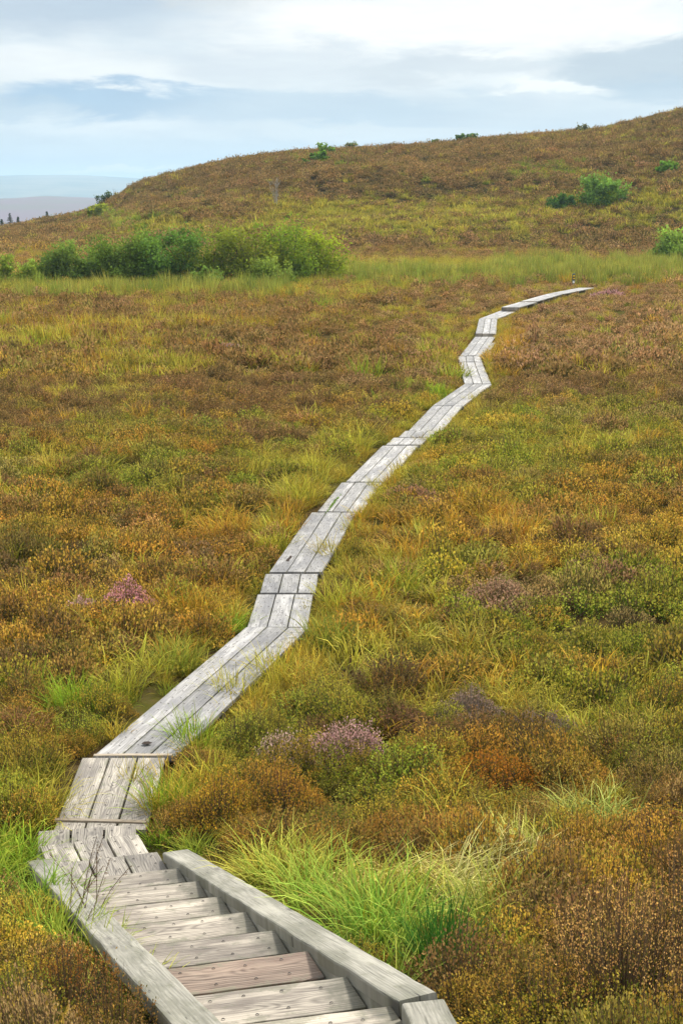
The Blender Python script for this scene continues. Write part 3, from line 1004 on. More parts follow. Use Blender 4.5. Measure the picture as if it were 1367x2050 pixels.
def cover(x, y):
    """weights for every heather kind and grass kind at ground points"""
    z = ground(x, y)
    px, py = proj(x, y, z)
    H = np.zeros((len(x), len(HK_)))
    for i, (b, ws) in enumerate(zip(HK_, (.28, .16, .30, .34, .07, .20))):
        wl = np.where(y > 120, 9.0, np.where(y > 45, 4.0, 1.8))
        H[:, i] = ws * (.25 + 1.5 * sstep(.42, .66, fbm(x, y, 2.2, 40 + i * 3) * .5 + fbm(x, y, 7.0, 60 + i * 3) * .5))
    H[:, 0] += .30 * sstep(25, 60, y) + .3 * sstep(120, 140, y)
    H[:, 1] += .22 * sstep(30, 65, y)
    H[:, 2] *= 1 - .4 * sstep(25, 60, y)
    H[:, 4] += .10 * sstep(120, 150, y)
    H[:, 3] += .15 * sstep(120, 150, y)
    H[:, 3] *= 1 - .5 * sstep(40, 70, y)
    H[:, 2] *= 1 - .85 * sstep(118, 140, y)
    H[:, 5] *= 1 - .8 * sstep(118, 140, y)
    H[:, 0] += .35 * sstep(150, 180, y)
    H[:, 4] += .75 * sstep(150, 185, y)
    for (cx, cy_, rx, ry, k, s) in ZONES:
        H[:, HK_.index(k)] += s * np.exp(-((px - cx) / rx) ** 2 - ((py - cy_) / ry) ** 2)
    G = np.zeros((len(x), len(GK_)))
    pat = sstep(.52, .70, fbm(x, y, 3.0, 81) * .6 + fbm(x, y, 9.0, 85) * .4)
    G[:, 0] = .11 + .48 * pat + .06 * sstep(.0, 8.0, x) * sstep(60, 30, y)
    G[:, 1] = .03 + .15 * pat * fbm(x, y, 4.0, 91)
    G[:, 2] = .06 + .4 * pat * fbm(x, y, 4.0, 95)
    G *= (1 - .45 * sstep(120, 150, y))[:, None]
    for (cx, cy_, rx, ry, k, s) in GZONES:
        G[:, GK_.index(k)] += s * np.exp(-((px - cx) / rx) ** 2 - ((py - cy_) / ry) ** 2) * (.6 + .8 * fbm(x, y, 2.5, 99))
    return H, G


def choose(Wt, rg):
    c = np.cumsum(Wt ** 2, 1)
    c /= c[:, -1:]
    return (rg.random((len(Wt), 1)) > c).sum(1).clip(0, Wt.shape[1] - 1)


KEEP = []  # (x, y, r) circles left free for single plants


def annulus(r0, r1, dens, half, rg, power=0.0):
    area = half * (r1 * r1 - r0 * r0)
    n = int(area * dens)
    r = np.sqrt(r0 * r0 + (r1 * r1 - r0 * r0) * rg.random(n))
    a = (rg.random(n) * 2 - 1) * half
    return r * np.sin(a), r * np.cos(a)


def free(x, y, gap, r=0.0, k=1.0):
    d, _ = path_dist(x, y)
    ok = d > gap
    for (cx, cy_, cr) in KEEP:
        ok &= np.hypot(x - cx, y - cy_) > cr * k + r
    return ok


exec_later = []


def lay(kind, bands, half=.30):
    rg = RNG
    for (name, label, r0, r1, dens, protos, s0, s1, gap) in bands:
        x, y = annulus(r0, r1, dens, half, rg)
        H, G = cover(x, y)
        hsum, gsum = H.sum(1), G.sum(1)
        if kind == 'heather':
            p = np.clip(1.15 - .95 * sstep(.35, 1.25, gsum), .04, 1)
        else:
            p = np.clip(.10 + 1.0 * sstep(.15, 1.1, gsum), 0, 1)
        ok = (rg.random(len(x)) < p)
        x, y, H, G = x[ok], y[ok], H[ok], G[ok]
        sc_ = s0 + (s1 - s0) * rg.random(len(x)) ** 1.5
        if kind == 'heather':
            ok = free(x, y, gap)
        else:
            ok = free(x, y, gap, 0, .45)
        x, y, H, G, sc_ = x[ok], y[ok], H[ok], G[ok], sc_[ok]
        d, _ = path_dist(x, y)
        small = np.clip(.45 + d * .9, .45, 1.0) * np.where((y > 52) & (y < 90) & (d < 6), .68, 1.0)
        sc_ = sc_ * small
        n = len(x)
        z = ground(x, y) - .02
        if kind == 'heather':
            i = choose(H, rg)
            A, B = HA[i], HB[i]
            j2 = choose(H, rg)
            f = .2 + rg.random((n, 1)) * .45
            A, B = A * (1 - f) + HA[j2] * f, B * (1 - f) + HB[j2] * f
        else:
            i = choose(G, rg)
            A, B = GA[i], GB[i]
        br = (.78 + .44 * rg.random((n, 1))) * (1 + np.clip(.045 * rg.normal(size=(n, 3)), -.08, .08))
        A, B = A * br, B * br
        rot = np.stack([rg.normal(size=n) * .10, rg.normal(size=n) * .10, rg.random(n) * 2 * PI], 1)
        scl = np.stack([sc_ * (.85 + .3 * rg.random(n)), sc_ * (.85 + .3 * rg.random(n)), sc_ * (.62 + .75 * rg.random(n))], 1)
        scatter(name, label, protos, np.stack([x, y, z], 1), rot, scl, A, B, M_heath if kind == 'heather' else M_grass)


# ------------------------------------------------------------------ single plants
_vm = {}


def vm(base, ca, cb, stem=(.10, .065, .04), transl=.25):
    key = (base, ca, cb, stem)
    if key not in _vm:
        _vm[key] = veg_mat(base, ca, cb, stem, transl)
    return _vm[key]


def pxm(p):
    """metres that one pixel of the 1024-high render covers at a point"""
    return max(.5, p.y * CP - (p.z - HC) * SP) / (F / 2)


BUSHG = 'heather bushes among the bog plants'
TUSG = 'grass tussocks beside the boardwalk'


def heather_bush(px, py, r, h, pal, label, stem=(.10, .065, .04), k=1.0, tipfrac=.45, bare=0.0, flower=1.0, lim=1.0):
    p = at_ground(px, py)
    u = pxm(p)
    leaf = max(.0085, 1.5 * u)
    n = int(min(900, 260 * (r / .35) ** 2 * k))
    lv = int(np.clip(.26 / leaf, 5, 20) * lim)
    fol, st = heather(np.random.default_rng(int(px * 7 + py)), n, lv, leaf, r, h, tipfrac=tipfrac, stemw=max(.003, .32 * u), flower=flower, upright=.45)
    root = empty('heather_bush', p)
    tag(root, label, 'heather bush', BUSHG)
    mt = vm('heather_leaves_and_flowers', tuple(np.array(pal[0]) * (1.0, 1.1, .9)), tuple(np.minimum(np.array(pal[1]) * (1.12, 1.12, 1.0), .85)), stem=stem)
    mesh('foliage', fol[0], fol[1], [mt], dict(tip=fol[2], var=fol[3]), parent=root)
    mesh('woody_stems', st[0], st[1], [mt], dict(tip=st[2], var=st[3]), parent=root)
    KEEP.append((p.x, p.y, r * .52))
    return root


def tussock(px, py, r0, L, pal, label, n=260, lean=(.05, .9), bend=(.2, 1.2), wind=None, dead=.15, straw=0.0, wpx=.8, keep=.7, name='grass_tussock', cat='grass tussock', group=TUSG, Lj=.4):
    p = at_ground(px, py)
    u = pxm(p)
    g = blades(np.random.default_rng(int(px * 5 + py)), int(n * .8), r0, L * .9, Lj, max(.0075, wpx * u), lean=lean, bend=bend, seg=4, wind=wind, dead=dead, straw=straw)
    o = mesh(name, g[0], g[1], [vm('tussock_blades', *pal, transl=.3)], dict(tip=g[2], var=g[3]), loc=p)
    tag(o, label, cat, group)
    KEEP.append((p.x, p.y, r0 * keep))
    return o


PINK = ((.12, .09, .04), (.80, .34, .40))
PALEPINK = ((.12, .10, .05), (.66, .38, .40))
ORNG = ((.10, .085, .014), (.54, .215, .032))
GOLD = ((.10, .115, .014), (.58, .32, .042))
BRWN = ((.075, .055, .025), (.27, .135, .075))
DEADH = ((.13, .085, .06), (.38, .25, .20))
PEACH = ((.085, .085, .016), (.80, .42, .15))
GRNH = ((.085, .13, .016), (.32, .28, .045))
YG = ((.15, .18, .016), (.56, .45, .055))
GRN = ((.10, .19, .012), (.34, .41, .03))
ORG = ((.17, .16, .018), (.60, .30, .035))
STRAW = ((.19, .21, .03), (.64, .50, .17))
DKG = ((.03, .085, .012), (.08, .20, .025))

heather_bush(262, 1230, .36, .42, PINK, 'bright pink heather bush left of the short straight boardwalk piece', tipfrac=.6)
heather_bush(165, 1236, .30, .24, PALEPINK, 'low pale pink heather patch just left of the bright pink bush', tipfrac=.6)
heather_bush(690, 1540, .44, .42, PALEPINK, 'large lilac pink heather bush right of the long slanting boardwalk', tipfrac=.55)
heather_bush(575, 1530, .30, .30, ((.09, .10, .04), (.74, .48, .47)), 'smaller greyish pink heather bush between boardwalk and lilac bush', tipfrac=.5)
heather_bush(800, 1470, .42, .34, BRWN, 'dull brown heather bush behind the lilac pink one', tipfrac=.5)
heather_bush(940, 1445, .40, .36, DEADH, 'withered grey brown heather bush with bare upright twigs', stem=(.20, .15, .125), lim=.35, tipfrac=.3, k=1.4)
heather_bush(1090, 1475, .36, .27, ((.10, .085, .06), (.27, .18, .16)), 'low grey dying heather right of the withered upright one', stem=(.20, .16, .14), lim=.5)
heather_bush(985, 1590, .46, .38, ORNG, 'rust orange heather bush in front of the withered grey heather')
heather_bush(440, 1665, .42, .44, GOLD, 'golden orange heather bush beside the top of the right beam', stem=(.11, .055, .045))
heather_bush(560, 1640, .46, .42, ((.10, .10, .016), (.52, .26, .045)), 'amber heather bush with dark bare stems, behind the golden one', stem=(.09, .05, .045))
heather_bush(400, 1545, .28, .25, ((.09, .11, .016), (.44, .25, .07)), 'small amber green heather against the right edge of the nearest section')
heather_bush(660, 1690, .36, .26, GRNH, 'low green gold heather above the flattened pale grass')
heather_bush(1190, 1760, .42, .32, PEACH, 'peach tipped heather mound among pale grass, right of the flattened clump')
heather_bush(1330, 1700, .40, .34, ((.10, .07, .02), (.40, .19, .09)), 'reddish brown heather bush at the right edge above the corner bushes')
heather_bush(1250, 2050, .50, .78, PEACH, 'tallest peach flowered heather bush in the bottom right corner')
heather_bush(1375, 1990, .46, .74, ((.10, .09, .018), (.62, .31, .11)), 'peach heather bush cut by the right edge above the bottom corner', k=1.1)
heather_bush(1085, 2060, .36, .34, ((.10, .105, .016), (.54, .29, .06)), 'low golden heather spreading left of the tall corner bush')
heather_bush(960, 2075, .26, .25, ((.09, .10, .016), (.46, .26, .06)), 'smallest corner heather, nearest the end of the right beam')
heather_bush(140, 2030, .30, .42, ((.08, .07, .016), (.42, .17, .04)), 'dark rust heather bush left of the steps near the bottom')
heather_bush(45, 2050, .28, .30, GRNH, 'dark green heather with sparse orange tips in the bottom left corner')
heather_bush(235, 2120, .27, .46, ((.085, .10, .014), (.40, .20, .07)), 'green brown heather bush pressed against the left beam')
heather_bush(40, 1480, .42, .30, ((.08, .08, .02), (.40, .2, .09)), 'orange brown heather mound left of the bright green tussock')
heather_bush(380, 1130, .46, .36, ((.09, .09, .03), (.42, .24, .12)), 'buff flowered heather mound left of the boardwalk near the splinter hole')
heather_bush(820, 1010, .50, .36, ((.09, .085, .03), (.44, .22, .14)), 'rosy brown heather mound just right of the boardwalk')
heather_bush(1000, 1225, .66, .34, ((.085, .08, .03), (.54, .31, .22)), 'broad mauve brown heather mound right of the spiky green tussock')
heather_bush(1215, 600, .9, .42, ((.09, .06, .045), (.56, .30, .30)), 'mauve heather patch right of the far boardwalk strip')
heather_bush(452, 712, .8, .40, ((.07, .055, .035), (.44, .25, .23)), 'dull purple heather patch in the middle of the left bog')
heather_bush(830, 1335, .40, .26, ((.08, .10, .02), (.36, .27, .05)), 'olive heather cushion beside the dark peat hollow')

tussock(145, 1432, .22, .50, GRN, 'brightest green spiky tussock left of the long slanting section', n=420, lean=(.05, 1.0), dead=.06)
tussock(245, 1400, .20, .46, YG, 'yellow green tussock with rusty tips right of the brightest green one', n=320)
tussock(355, 1345, .22, .46, ((.11, .17, .018), (.42, .38, .05)), 'olive green tussock touching the left edge of the slanting section', n=340)
tussock(375, 1240, .30, .50, ORG, 'wide orange tipped tussock beside the bright pink heather', n=420)
tussock(470, 1265, .16, .36, GRN, 'small drooping green tussock in the left corner of the first bend', n=200, bend=(.8, 1.9))
tussock(805, 1190, .24, .56, ((.10, .20, .018), (.50, .40, .05)), 'fan shaped green tussock alone right of the boardwalk', n=420, lean=(.1, 1.1), dead=.08)
tussock(685, 1225, .28, .52, YG, 'yellow green tussock leaning on the boardwalk past its right edge', n=420)
tussock(655, 1300, .28, .48, ((.08, .14, .016), (.36, .32, .045)), 'dark olive tussock under the short straight boardwalk piece', n=420)
tussock(548, 1365, .22, .44, YG, 'rounded grass tussock at the right edge beside the dark peat', n=380)
tussock(668, 1130, .22, .48, ((.12, .15, .018), (.52, .36, .05)), 'brownish gold tussock hanging over the section with the splinter hole', n=360)
tussock(735, 1165, .30, .42, ((.11, .12, .018), (.44, .25, .04)), 'rusty grass clump between boardwalk and fan shaped tussock', n=360)
tussock(545, 1105, .24, .42, YG, 'pale green tussock left of the section with the splinter hole', n=320)
tussock(470, 1075, .28, .42, ORG, 'burnt orange grass clump farther left of the splinter hole', n=320)
tussock(632, 955, .24, .55, YG, 'upright lemon green tussock left of the mossy gap section', n=300)
tussock(595, 1010, .34, .46, YG, 'soft yellow grass clump just left of the mossy gap section', n=360)
tussock(700, 905, .4, .50, YG, 'lime yellow clump left of the middle of the walk', n=340)
tussock(905, 760, .5, .50, ((.12, .20, .02), (.44, .40, .05)), 'lime green clump inside the sharp elbow', n=320)
tussock(870, 795, .4, .45, GRN, 'green clump left of the run into the sharp elbow', n=300)
tussock(470, 1402, .22, .40, YG, 'straggly grass at the right edge midway along the slanting section', n=300, dead=.3)
tussock(388, 1500, .20, .42, GRN, 'thin green grass over the right edge near the pale lath', n=260)
tussock(330, 1625, .18, .42, GRN, 'lush green grass between nearest section and golden heather', n=280)
tussock(390, 1712, .12, .26, ((.11, .18, .014), (.42, .42, .05)), 'short grass between right beam end and golden orange heather', n=220, bend=(.5, 1.6), dead=.2, keep=.3)
tussock(322, 1690, .12, .22, GRN, 'short lush grass at the end of the right beam', n=200)
tussock(85, 1640, .24, .46, YG, 'loose yellow green grass left of the nearest section', n=320, bend=(.6, 1.7), dead=.3)
tussock(20, 1750, .28, .44, GRN, 'deep green drooping grass left of the landing', n=480, bend=(.7, 1.8), keep=1.3)
tussock(80, 1850, .26, .44, ((.07, .17, .015), (.30, .38, .04)), 'long grass sprawling under the left beam', n=520, bend=(.6, 1.9), keep=1.4)
tussock(190, 1985, .18, .40, ((.11, .20, .014), (.48, .48, .06)), 'light green grass climbing over the left beam', n=420, lean=(.0, .6), bend=(.4, 1.6))
tussock(105, 1930, .26, .44, ((.09, .17, .014), (.40, .42, .05)), 'deep green grass between the left beam and the rust heather', n=480, lean=(.0, .8), bend=(.5, 1.7), keep=1.3)
tussock(250, 2045, .15, .38, ((.12, .19, .014), (.52, .48, .08)), 'grass with curled straw blades at the lower left beam', n=300, lean=(.0, .7), bend=(.6, 1.9), dead=.35)
LOD = 'flattened grass clumps right of the steps'
tussock(705, 1785, .22, .54, STRAW, 'flattened straw coloured clump behind the right beam', n=460, wind=(-1.2, .5), lean=(.25, .8), bend=(.8, 1.6), dead=.45, straw=.15, group=LOD, keep=1.35, cat='grass clump', name='flattened_grass')
tussock(800, 1785, .22, .56, ((.18, .22, .025), (.70, .56, .20)), 'palest combed over clump swept to the right', n=500, wind=(-.7, .4), lean=(.2, .75), bend=(.9, 1.6), dead=.5, straw=.2, group=LOD, keep=1.35, cat='grass clump', name='flattened_grass')
tussock(905, 1825, .28, .62, ((.16, .22, .03), (.70, .60, .22)), 'sprawling half bleached clump right of the palest one', n=520, wind=(-.3, .7), lean=(.2, .8), bend=(.9, 1.7), dead=.4, straw=.1, group=LOD, keep=1.35, cat='grass clump', name='flattened_grass')
tussock(640, 1830, .26, .56, ((.12, .24, .02), (.50, .52, .08)), 'fresh green clump touching the right beam halfway along', n=380, bend=(.6, 1.7), group=LOD, keep=1.35, cat='grass clump', name='flattened_grass')
tussock(760, 1890, .28, .60, ((.10, .23, .02), (.42, .48, .07)), 'green clump with brown arching blades by the lower right beam', n=380, bend=(.6, 1.8), dead=.25, group=LOD, keep=1.35, cat='grass clump', name='flattened_grass')
tussock(1040, 1735, .30, .46, ((.15, .22, .025), (.64, .56, .14)), 'yellow sedge clump left of the peach tipped mound', n=400, wind=(2.8, .9), bend=(.6, 1.7), dead=.3, group=LOD, keep=1.35, cat='grass clump', name='flattened_grass')
tussock(1200, 1665, .30, .46, ((.14, .22, .025), (.58, .54, .14)), 'pale green clump above the peach tipped mound', n=380, bend=(.6, 1.7), dead=.25, group=LOD, keep=1.35, cat='grass clump', name='flattened_grass')
tussock(560, 1775, .24, .50, ((.13, .21, .016), (.54, .48, .08)), 'yellow green clump behind the middle of the right beam', n=380, bend=(.6, 1.7), dead=.3, group=LOD, keep=1.35, cat='grass clump', name='flattened_grass')
tussock(980, 1880, .28, .56, ((.12, .19, .016), (.50, .42, .08)), 'tangled olive clump between the dark rush and the corner heather', n=400, bend=(.7, 1.8), dead=.35, group=LOD, keep=1.35, cat='grass clump', name='flattened_grass')
tussock(885, 1935, .15, .40, DKG, 'dark green stiff rush clump near the end of the right beam', n=380, lean=(.05, .6), bend=(.1, .7), dead=.03, name='rush_clump', cat='rush clump')
tussock(790, 2035, .10, .40, ((.10, .19, .02), (.46, .44, .08)), 'wispy grass growing up inside the lower right beam', n=90, bend=(.4, 1.6), name='grass_tussock')


def tube(pts, rad, n=5):
    pts = np.asarray(pts, float)
    m_ = len(pts)
    d = np.gradient(pts, axis=0)
    d /= np.maximum(np.linalg.norm(d, axis=1, keepdims=True), 1e-9)
    a = np.cross(d, np.array([.31, .95, .07]))
    a /= np.maximum(np.linalg.norm(a, axis=1, keepdims=True), 1e-9)
    b = np.cross(d, a)
    th = np.arange(n) / n * 2 * PI
    V = pts[:, None] + (a[:, None] * np.cos(th)[None, :, None] + b[:, None] * np.sin(th)[None, :, None]) * np.asarray(rad)[:, None, None]
    i, j = np.meshgrid(np.arange(m_ - 1), np.arange(n), indexing='ij')
    Q = np.stack([i * n + j, i * n + (j + 1) % n, (i + 1) * n + (j + 1) % n, (i + 1) * n + j], -1).reshape(-1, 4)
    return V.reshape(-1, 3), Q, np.zeros(m_ * n), np.zeros(m_ * n)


# thin flowering stalks over the left beam
KEEP.append((*at_ground(618, 1338)[:2], .34))
p = at_ground(168, 1925)
root = empty('flowering_grass', p)
tag(root, 'thin tall flowering grass stalks rising in front of the left beam', 'grass stalks')
rg = np.random.default_rng(5)
S_, Hd = [], []
for i in range(11):
    b = np.array([rg.normal() * .10 + .02, rg.normal() * .10, 0])
    hgt = .55 + rg.random() * .38
    ln = np.array([rg.normal() * .14 + .14, rg.normal() * .1, 0])
    pts = [b + ln * t ** 2 + np.array([0, 0, hgt * t]) for t in np.linspace(0, 1, 8)]
    S_.append(tube(pts, np.linspace(.0032, .0018, 8), 4))
    tp = np.array(pts[-4:])
    c = tp[0] + (tp[-1] - tp[0]) * rg.random((40, 1)) + rg.normal(size=(40, 3)) * .006
    v, q = rhombs(c, np.tile(tp[-1] - tp[0], (40, 1)) + rg.normal(size=(40, 3)) * .05, np.full(40, .014), np.full(40, .005), rg)
    Hd.append((v, q, np.full(len(v), .6), np.repeat(rg.random(40), 4)))
g = join(S_)
mm = vm('dry_stalk', (.20, .13, .05), (.20, .11, .07))
mesh('stalks', g[0], g[1], [mm], dict(tip=g[2], var=g[3]), parent=root)
g = join(Hd)
mesh('seed_heads', g[0], g[1], [mm], dict(tip=g[2], var=g[3]), parent=root)

# ------------------------------------------------------------------ shrubs and trees
WG = 'willow shrubs along the far edge of the bog'


def shrub(px, py, wpx, top, seed, ca, cb, label, name='willow_shrub', cat='shrub', group=WG, stems=7, nleaf=7000, lpx=2.1, depth=.8, low=.35, sparse=.10, bark=None, rad=.05, lean=0.0, flat=1.0):
    rg = np.random.default_rng(seed)
    p = at_ground(px, py)
    u2 = pxm(p) / 2
    Wd, Ht = wpx * (1.12 if group == WG else 1.0) * u2, (py - top) * u2
    u = u2 * 2
    root = empty(name, p)
    tag(root, label, cat, group)
    tubes, cen = [], []
    for s in range(stems):
        a = 2 * PI * (s + rg.random() * .7) / stems
        rr = .30 + .65 * rg.random()
        tgt = np.array([math.cos(a) * Wd * .5 * rr + lean * Wd, math.sin(a) * Wd * .5 * rr * depth, Ht * (1.0 - .55 * rr ** 2 * flat) * (.80 + .22 * rg.random())])
        b = np.array([math.cos(a) * Wd * .06, math.sin(a) * Wd * .05, -.2])
        t = np.linspace(0, 1, 8)[:, None]
        mid = b * .4 + tgt * np.array([.6, .6, .38])
        pts = b * (1 - t) ** 2 + mid * 2 * t * (1 - t) + tgt * t ** 2 + rg.normal(size=(8, 3)) * Ht * .015
        rb = rad * Ht / 4 * (.7 + .6 * rg.random())
        tubes.append(tube(pts, np.linspace(rb, rb * .25, 8)))
        for k in range(5):
            t0 = .3 + .65 * rg.random()
            q = pts[int(t0 * 7)]
            dv = rg.normal(size=3) * np.array([1, depth, .55]) + np.array([0, 0, .45])
            dv = dv / np.linalg.norm(dv) * Ht * (.16 + .18 * rg.random())
            e = q + dv
            e[2] = max(e[2], Ht * .06)
            tubes.append(tube([q, q + dv * .5 + rg.normal(size=3) * .03 * Ht, e], [rb * .4, rb * .28, rb * .12], 4))
            for f in (.55, 1.0):
                cen.append(q + (e - q) * f)
        cen.append(pts[-1])
        cen.append(pts[-2])
    for k in range(int(len(cen) * low)):
        a = rg.random() * 2 * PI
        r = .5 * Wd * (.35 + .6 * rg.random())
        cen.append(np.array([math.cos(a) * r + lean * Wd * .3, math.sin(a) * r * depth, Ht * (.05 + .3 * rg.random())]))
    cen = np.array(cen)
    nleaf = int(nleaf * 1.5)
    i = rg.integers(0, len(cen), nleaf)
    cs = (.045 + .065 * rg.random(len(cen)))
    C = cen[i] + rg.normal(size=(nleaf, 3)) * (cs[i] * Ht * (sparse / .10))[:, None] * np.array([1.05, 1, .8])
    C[:, 2] = np.abs(C[:, 2])
    D = rg.normal(size=(nleaf, 3)) + np.array([0, 0, .5])
    sz = lpx * u * (.7 + .7 * rg.random(nleaf))
    v, q = rhombs(C, D, sz * 1.25, sz * .7, rg)
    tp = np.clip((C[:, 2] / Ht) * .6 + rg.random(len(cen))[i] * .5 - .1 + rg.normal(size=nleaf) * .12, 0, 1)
    vr = np.clip(rg.random(nleaf) * .6 + rg.random(len(cen))[i] * .4, 0, 1)
    tb = join(tubes)
    mesh('branches', tb[0], tb[1], [bark or M_bark], smooth=True, parent=root)
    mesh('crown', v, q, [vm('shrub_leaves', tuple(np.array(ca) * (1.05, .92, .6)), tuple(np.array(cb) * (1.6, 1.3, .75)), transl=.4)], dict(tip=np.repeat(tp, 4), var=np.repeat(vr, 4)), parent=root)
    return root


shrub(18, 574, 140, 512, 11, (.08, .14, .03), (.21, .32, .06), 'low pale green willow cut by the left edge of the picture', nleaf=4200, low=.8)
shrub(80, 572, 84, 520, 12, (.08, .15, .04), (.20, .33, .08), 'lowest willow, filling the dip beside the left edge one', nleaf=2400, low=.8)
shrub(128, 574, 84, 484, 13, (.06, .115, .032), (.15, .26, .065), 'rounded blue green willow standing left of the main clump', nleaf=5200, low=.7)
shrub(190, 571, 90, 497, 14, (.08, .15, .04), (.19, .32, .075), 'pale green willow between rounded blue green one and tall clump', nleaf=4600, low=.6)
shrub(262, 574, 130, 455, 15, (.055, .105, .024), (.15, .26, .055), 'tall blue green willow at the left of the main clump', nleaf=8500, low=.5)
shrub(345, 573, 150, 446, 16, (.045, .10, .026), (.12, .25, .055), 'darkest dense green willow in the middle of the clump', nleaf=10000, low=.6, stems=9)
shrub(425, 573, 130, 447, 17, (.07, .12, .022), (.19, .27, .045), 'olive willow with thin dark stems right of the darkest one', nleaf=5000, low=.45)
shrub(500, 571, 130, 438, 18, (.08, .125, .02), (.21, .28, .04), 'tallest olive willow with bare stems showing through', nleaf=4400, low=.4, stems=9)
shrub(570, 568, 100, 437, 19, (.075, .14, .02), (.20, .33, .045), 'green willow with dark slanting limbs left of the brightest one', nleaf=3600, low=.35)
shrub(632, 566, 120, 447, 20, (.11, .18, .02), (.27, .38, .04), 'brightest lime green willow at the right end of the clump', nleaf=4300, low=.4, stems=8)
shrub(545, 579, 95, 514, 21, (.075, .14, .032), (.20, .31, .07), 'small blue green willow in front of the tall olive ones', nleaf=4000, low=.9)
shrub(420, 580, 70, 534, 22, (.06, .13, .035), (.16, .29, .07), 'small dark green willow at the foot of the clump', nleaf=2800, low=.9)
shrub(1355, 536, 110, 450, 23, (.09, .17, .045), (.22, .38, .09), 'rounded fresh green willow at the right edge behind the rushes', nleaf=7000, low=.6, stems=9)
shrub(1205, 411, 105, 350, 24, (.065, .14, .035), (.16, .32, .075), 'round green bush alone on the right hillside', nleaf=6000, low=.8, stems=9, group=None)
shrub(1215, 413, 42, 377, 25, (.13, .24, .03), (.30, .46, .055), 'small lime green bush in front of the round hillside bush', nleaf=1600, low=.9, group=None)
shrub(1125, 418, 70, 390, 26, (.035, .09, .03), (.09, .20, .05), 'low dark green bush left of the round hillside bush', nleaf=2200, low=1.2, group=None)
shrub(1338, 345, 60, 322, 27, (.06, .15, .025), (.14, .30, .045), 'low bracken green patch of bush on the upper right hillside', nleaf=1600, low=1.2, group=None)
shrub(203, 436, 46, 404, 28, (.12, .18, .03), (.27, .36, .05), 'small yellow green bush below the dark tree on the left slope', nleaf=1800, low=.8, group=None)
SKG = 'small trees on the skyline of the hill'
shrub(205, 412, 36, 374, 29, (.03, .06, .03), (.07, .13, .055), 'dark leaning tree on the left shoulder of the hill', name='skyline_tree', cat='tree', group=SKG, stems=4, nleaf=520, low=0, sparse=.08, rad=.07, lean=.15, lpx=1.5)
shrub(650, 312, 39, 287, 30, (.06, .13, .03), (.14, .27, .05), 'green bush breaking the skyline near its middle', name='skyline_bush', group=SKG, nleaf=900, low=.6, stems=6)
shrub(642, 321, 46, 303, 31, (.05, .12, .025), (.12, .26, .04), 'low green bush just below the middle skyline one', name='skyline_bush', group=SKG, nleaf=900, low=1.0, stems=6)
shrub(703, 297, 30, 275, 32, (.08, .12, .06), (.16, .23, .11), 'thin pale bush right of the green skyline bush', name='skyline_bush', group=SKG, nleaf=240, low=.2, stems=6, sparse=.09)
shrub(786, 294, 20, 275, 33, (.09, .10, .06), (.18, .18, .10), 'nearly bare sapling left of the two wider skyline bushes', name='skyline_bush', group=SKG, nleaf=60, low=0, stems=4, sparse=.09)
shrub(872, 289, 27, 274, 34, (.05, .09, .04), (.11, .18, .07), 'small sparse bush left of the flat topped one', name='skyline_bush', group=SKG, nleaf=300, low=.4, stems=5)
shrub(937, 283, 56, 266, 35, (.035, .08, .035), (.08, .16, .06), 'wide flat topped dark bush on the skyline', name='skyline_bush', group=SKG, nleaf=1100, low=.3, stems=9, flat=.3)
shrub(1164, 268, 30, 247, 36, (.06, .08, .06), (.12, .15, .10), 'rightmost small grey bush on the skyline', name='skyline_bush', group=SKG, nleaf=260, low=.3, stems=6)
shrub(612, 331, 30, 318, 37, (.045, .11, .025), (.10, .22, .04), 'small dark green bush on the slope left of the skyline bushes', name='hillside_bush', group=None, nleaf=700, low=1.0, stems=5)


def dead_tree(px, py, top, label, n=7, spread=.35, seed=1, name='dead_birch', mat_=None, rb=.05):
    rg = np.random.default_rng(seed)
    p = at_ground(px, py)
    Ht = (py - top) * pxm(p) / 2
    root = empty(name, p)
    tag(root, label, 'dead tree')
    tr, br = [], []
    for s in range(n):
        a = rg.random() * 2 * PI
        tgt = np.array([math.cos(a) * Ht * spread * rg.random(), math.sin(a) * Ht * spread * rg.random(), Ht * (.6 + .4 * rg.random())])
        t = np.linspace(0, 1, 9)[:, None]
        pts = np.array([0, 0, -.1]) * (1 - t) + tgt * t + rg.normal(size=(9, 3)) * Ht * .012 + np.array([0, 0, 1]) * np.sin(t * PI) * Ht * .08
        r_ = rb * (.6 + .5 * rg.random())
        tr.append(tube(pts, np.linspace(r_, r_ * .25, 9)))
        for k in range(9):
            q = pts[rg.integers(3, 9)]
            dv = np.array([rg.normal(), rg.normal(), .9 + rg.random()])
            dv = dv / np.linalg.norm(dv) * Ht * (.10 + .16 * rg.random())
            br.append(tube([q, q + dv * .5 + rg.normal(size=3) * .02, q + dv], [r_ * .35, r_ * .28, r_ * .15], 4))
    g = join(tr)
    mesh('trunk', g[0], g[1], [mat_ or M_dead], smooth=True, parent=root)
    g = join(br)
    mesh('twigs', g[0], g[1], [mat_ or M_dead], smooth=True, parent=root)


dead_tree(553, 417, 354, 'bare pale dead birch on the hillside above the willows', n=6, spread=.3, seed=3, rb=.06)
dead_tree(231, 402, 374, 'leafless thin sapling right of the dark leaning tree', n=2, spread=.2, seed=8, rb=.035, name='bare_sapling', mat_=M_bark)
dead_tree(288, 370, 352, 'leafless twig on the left shoulder above the bare sapling', n=2, spread=.25, seed=9, rb=.02, name='bare_sapling', mat_=M_bark)


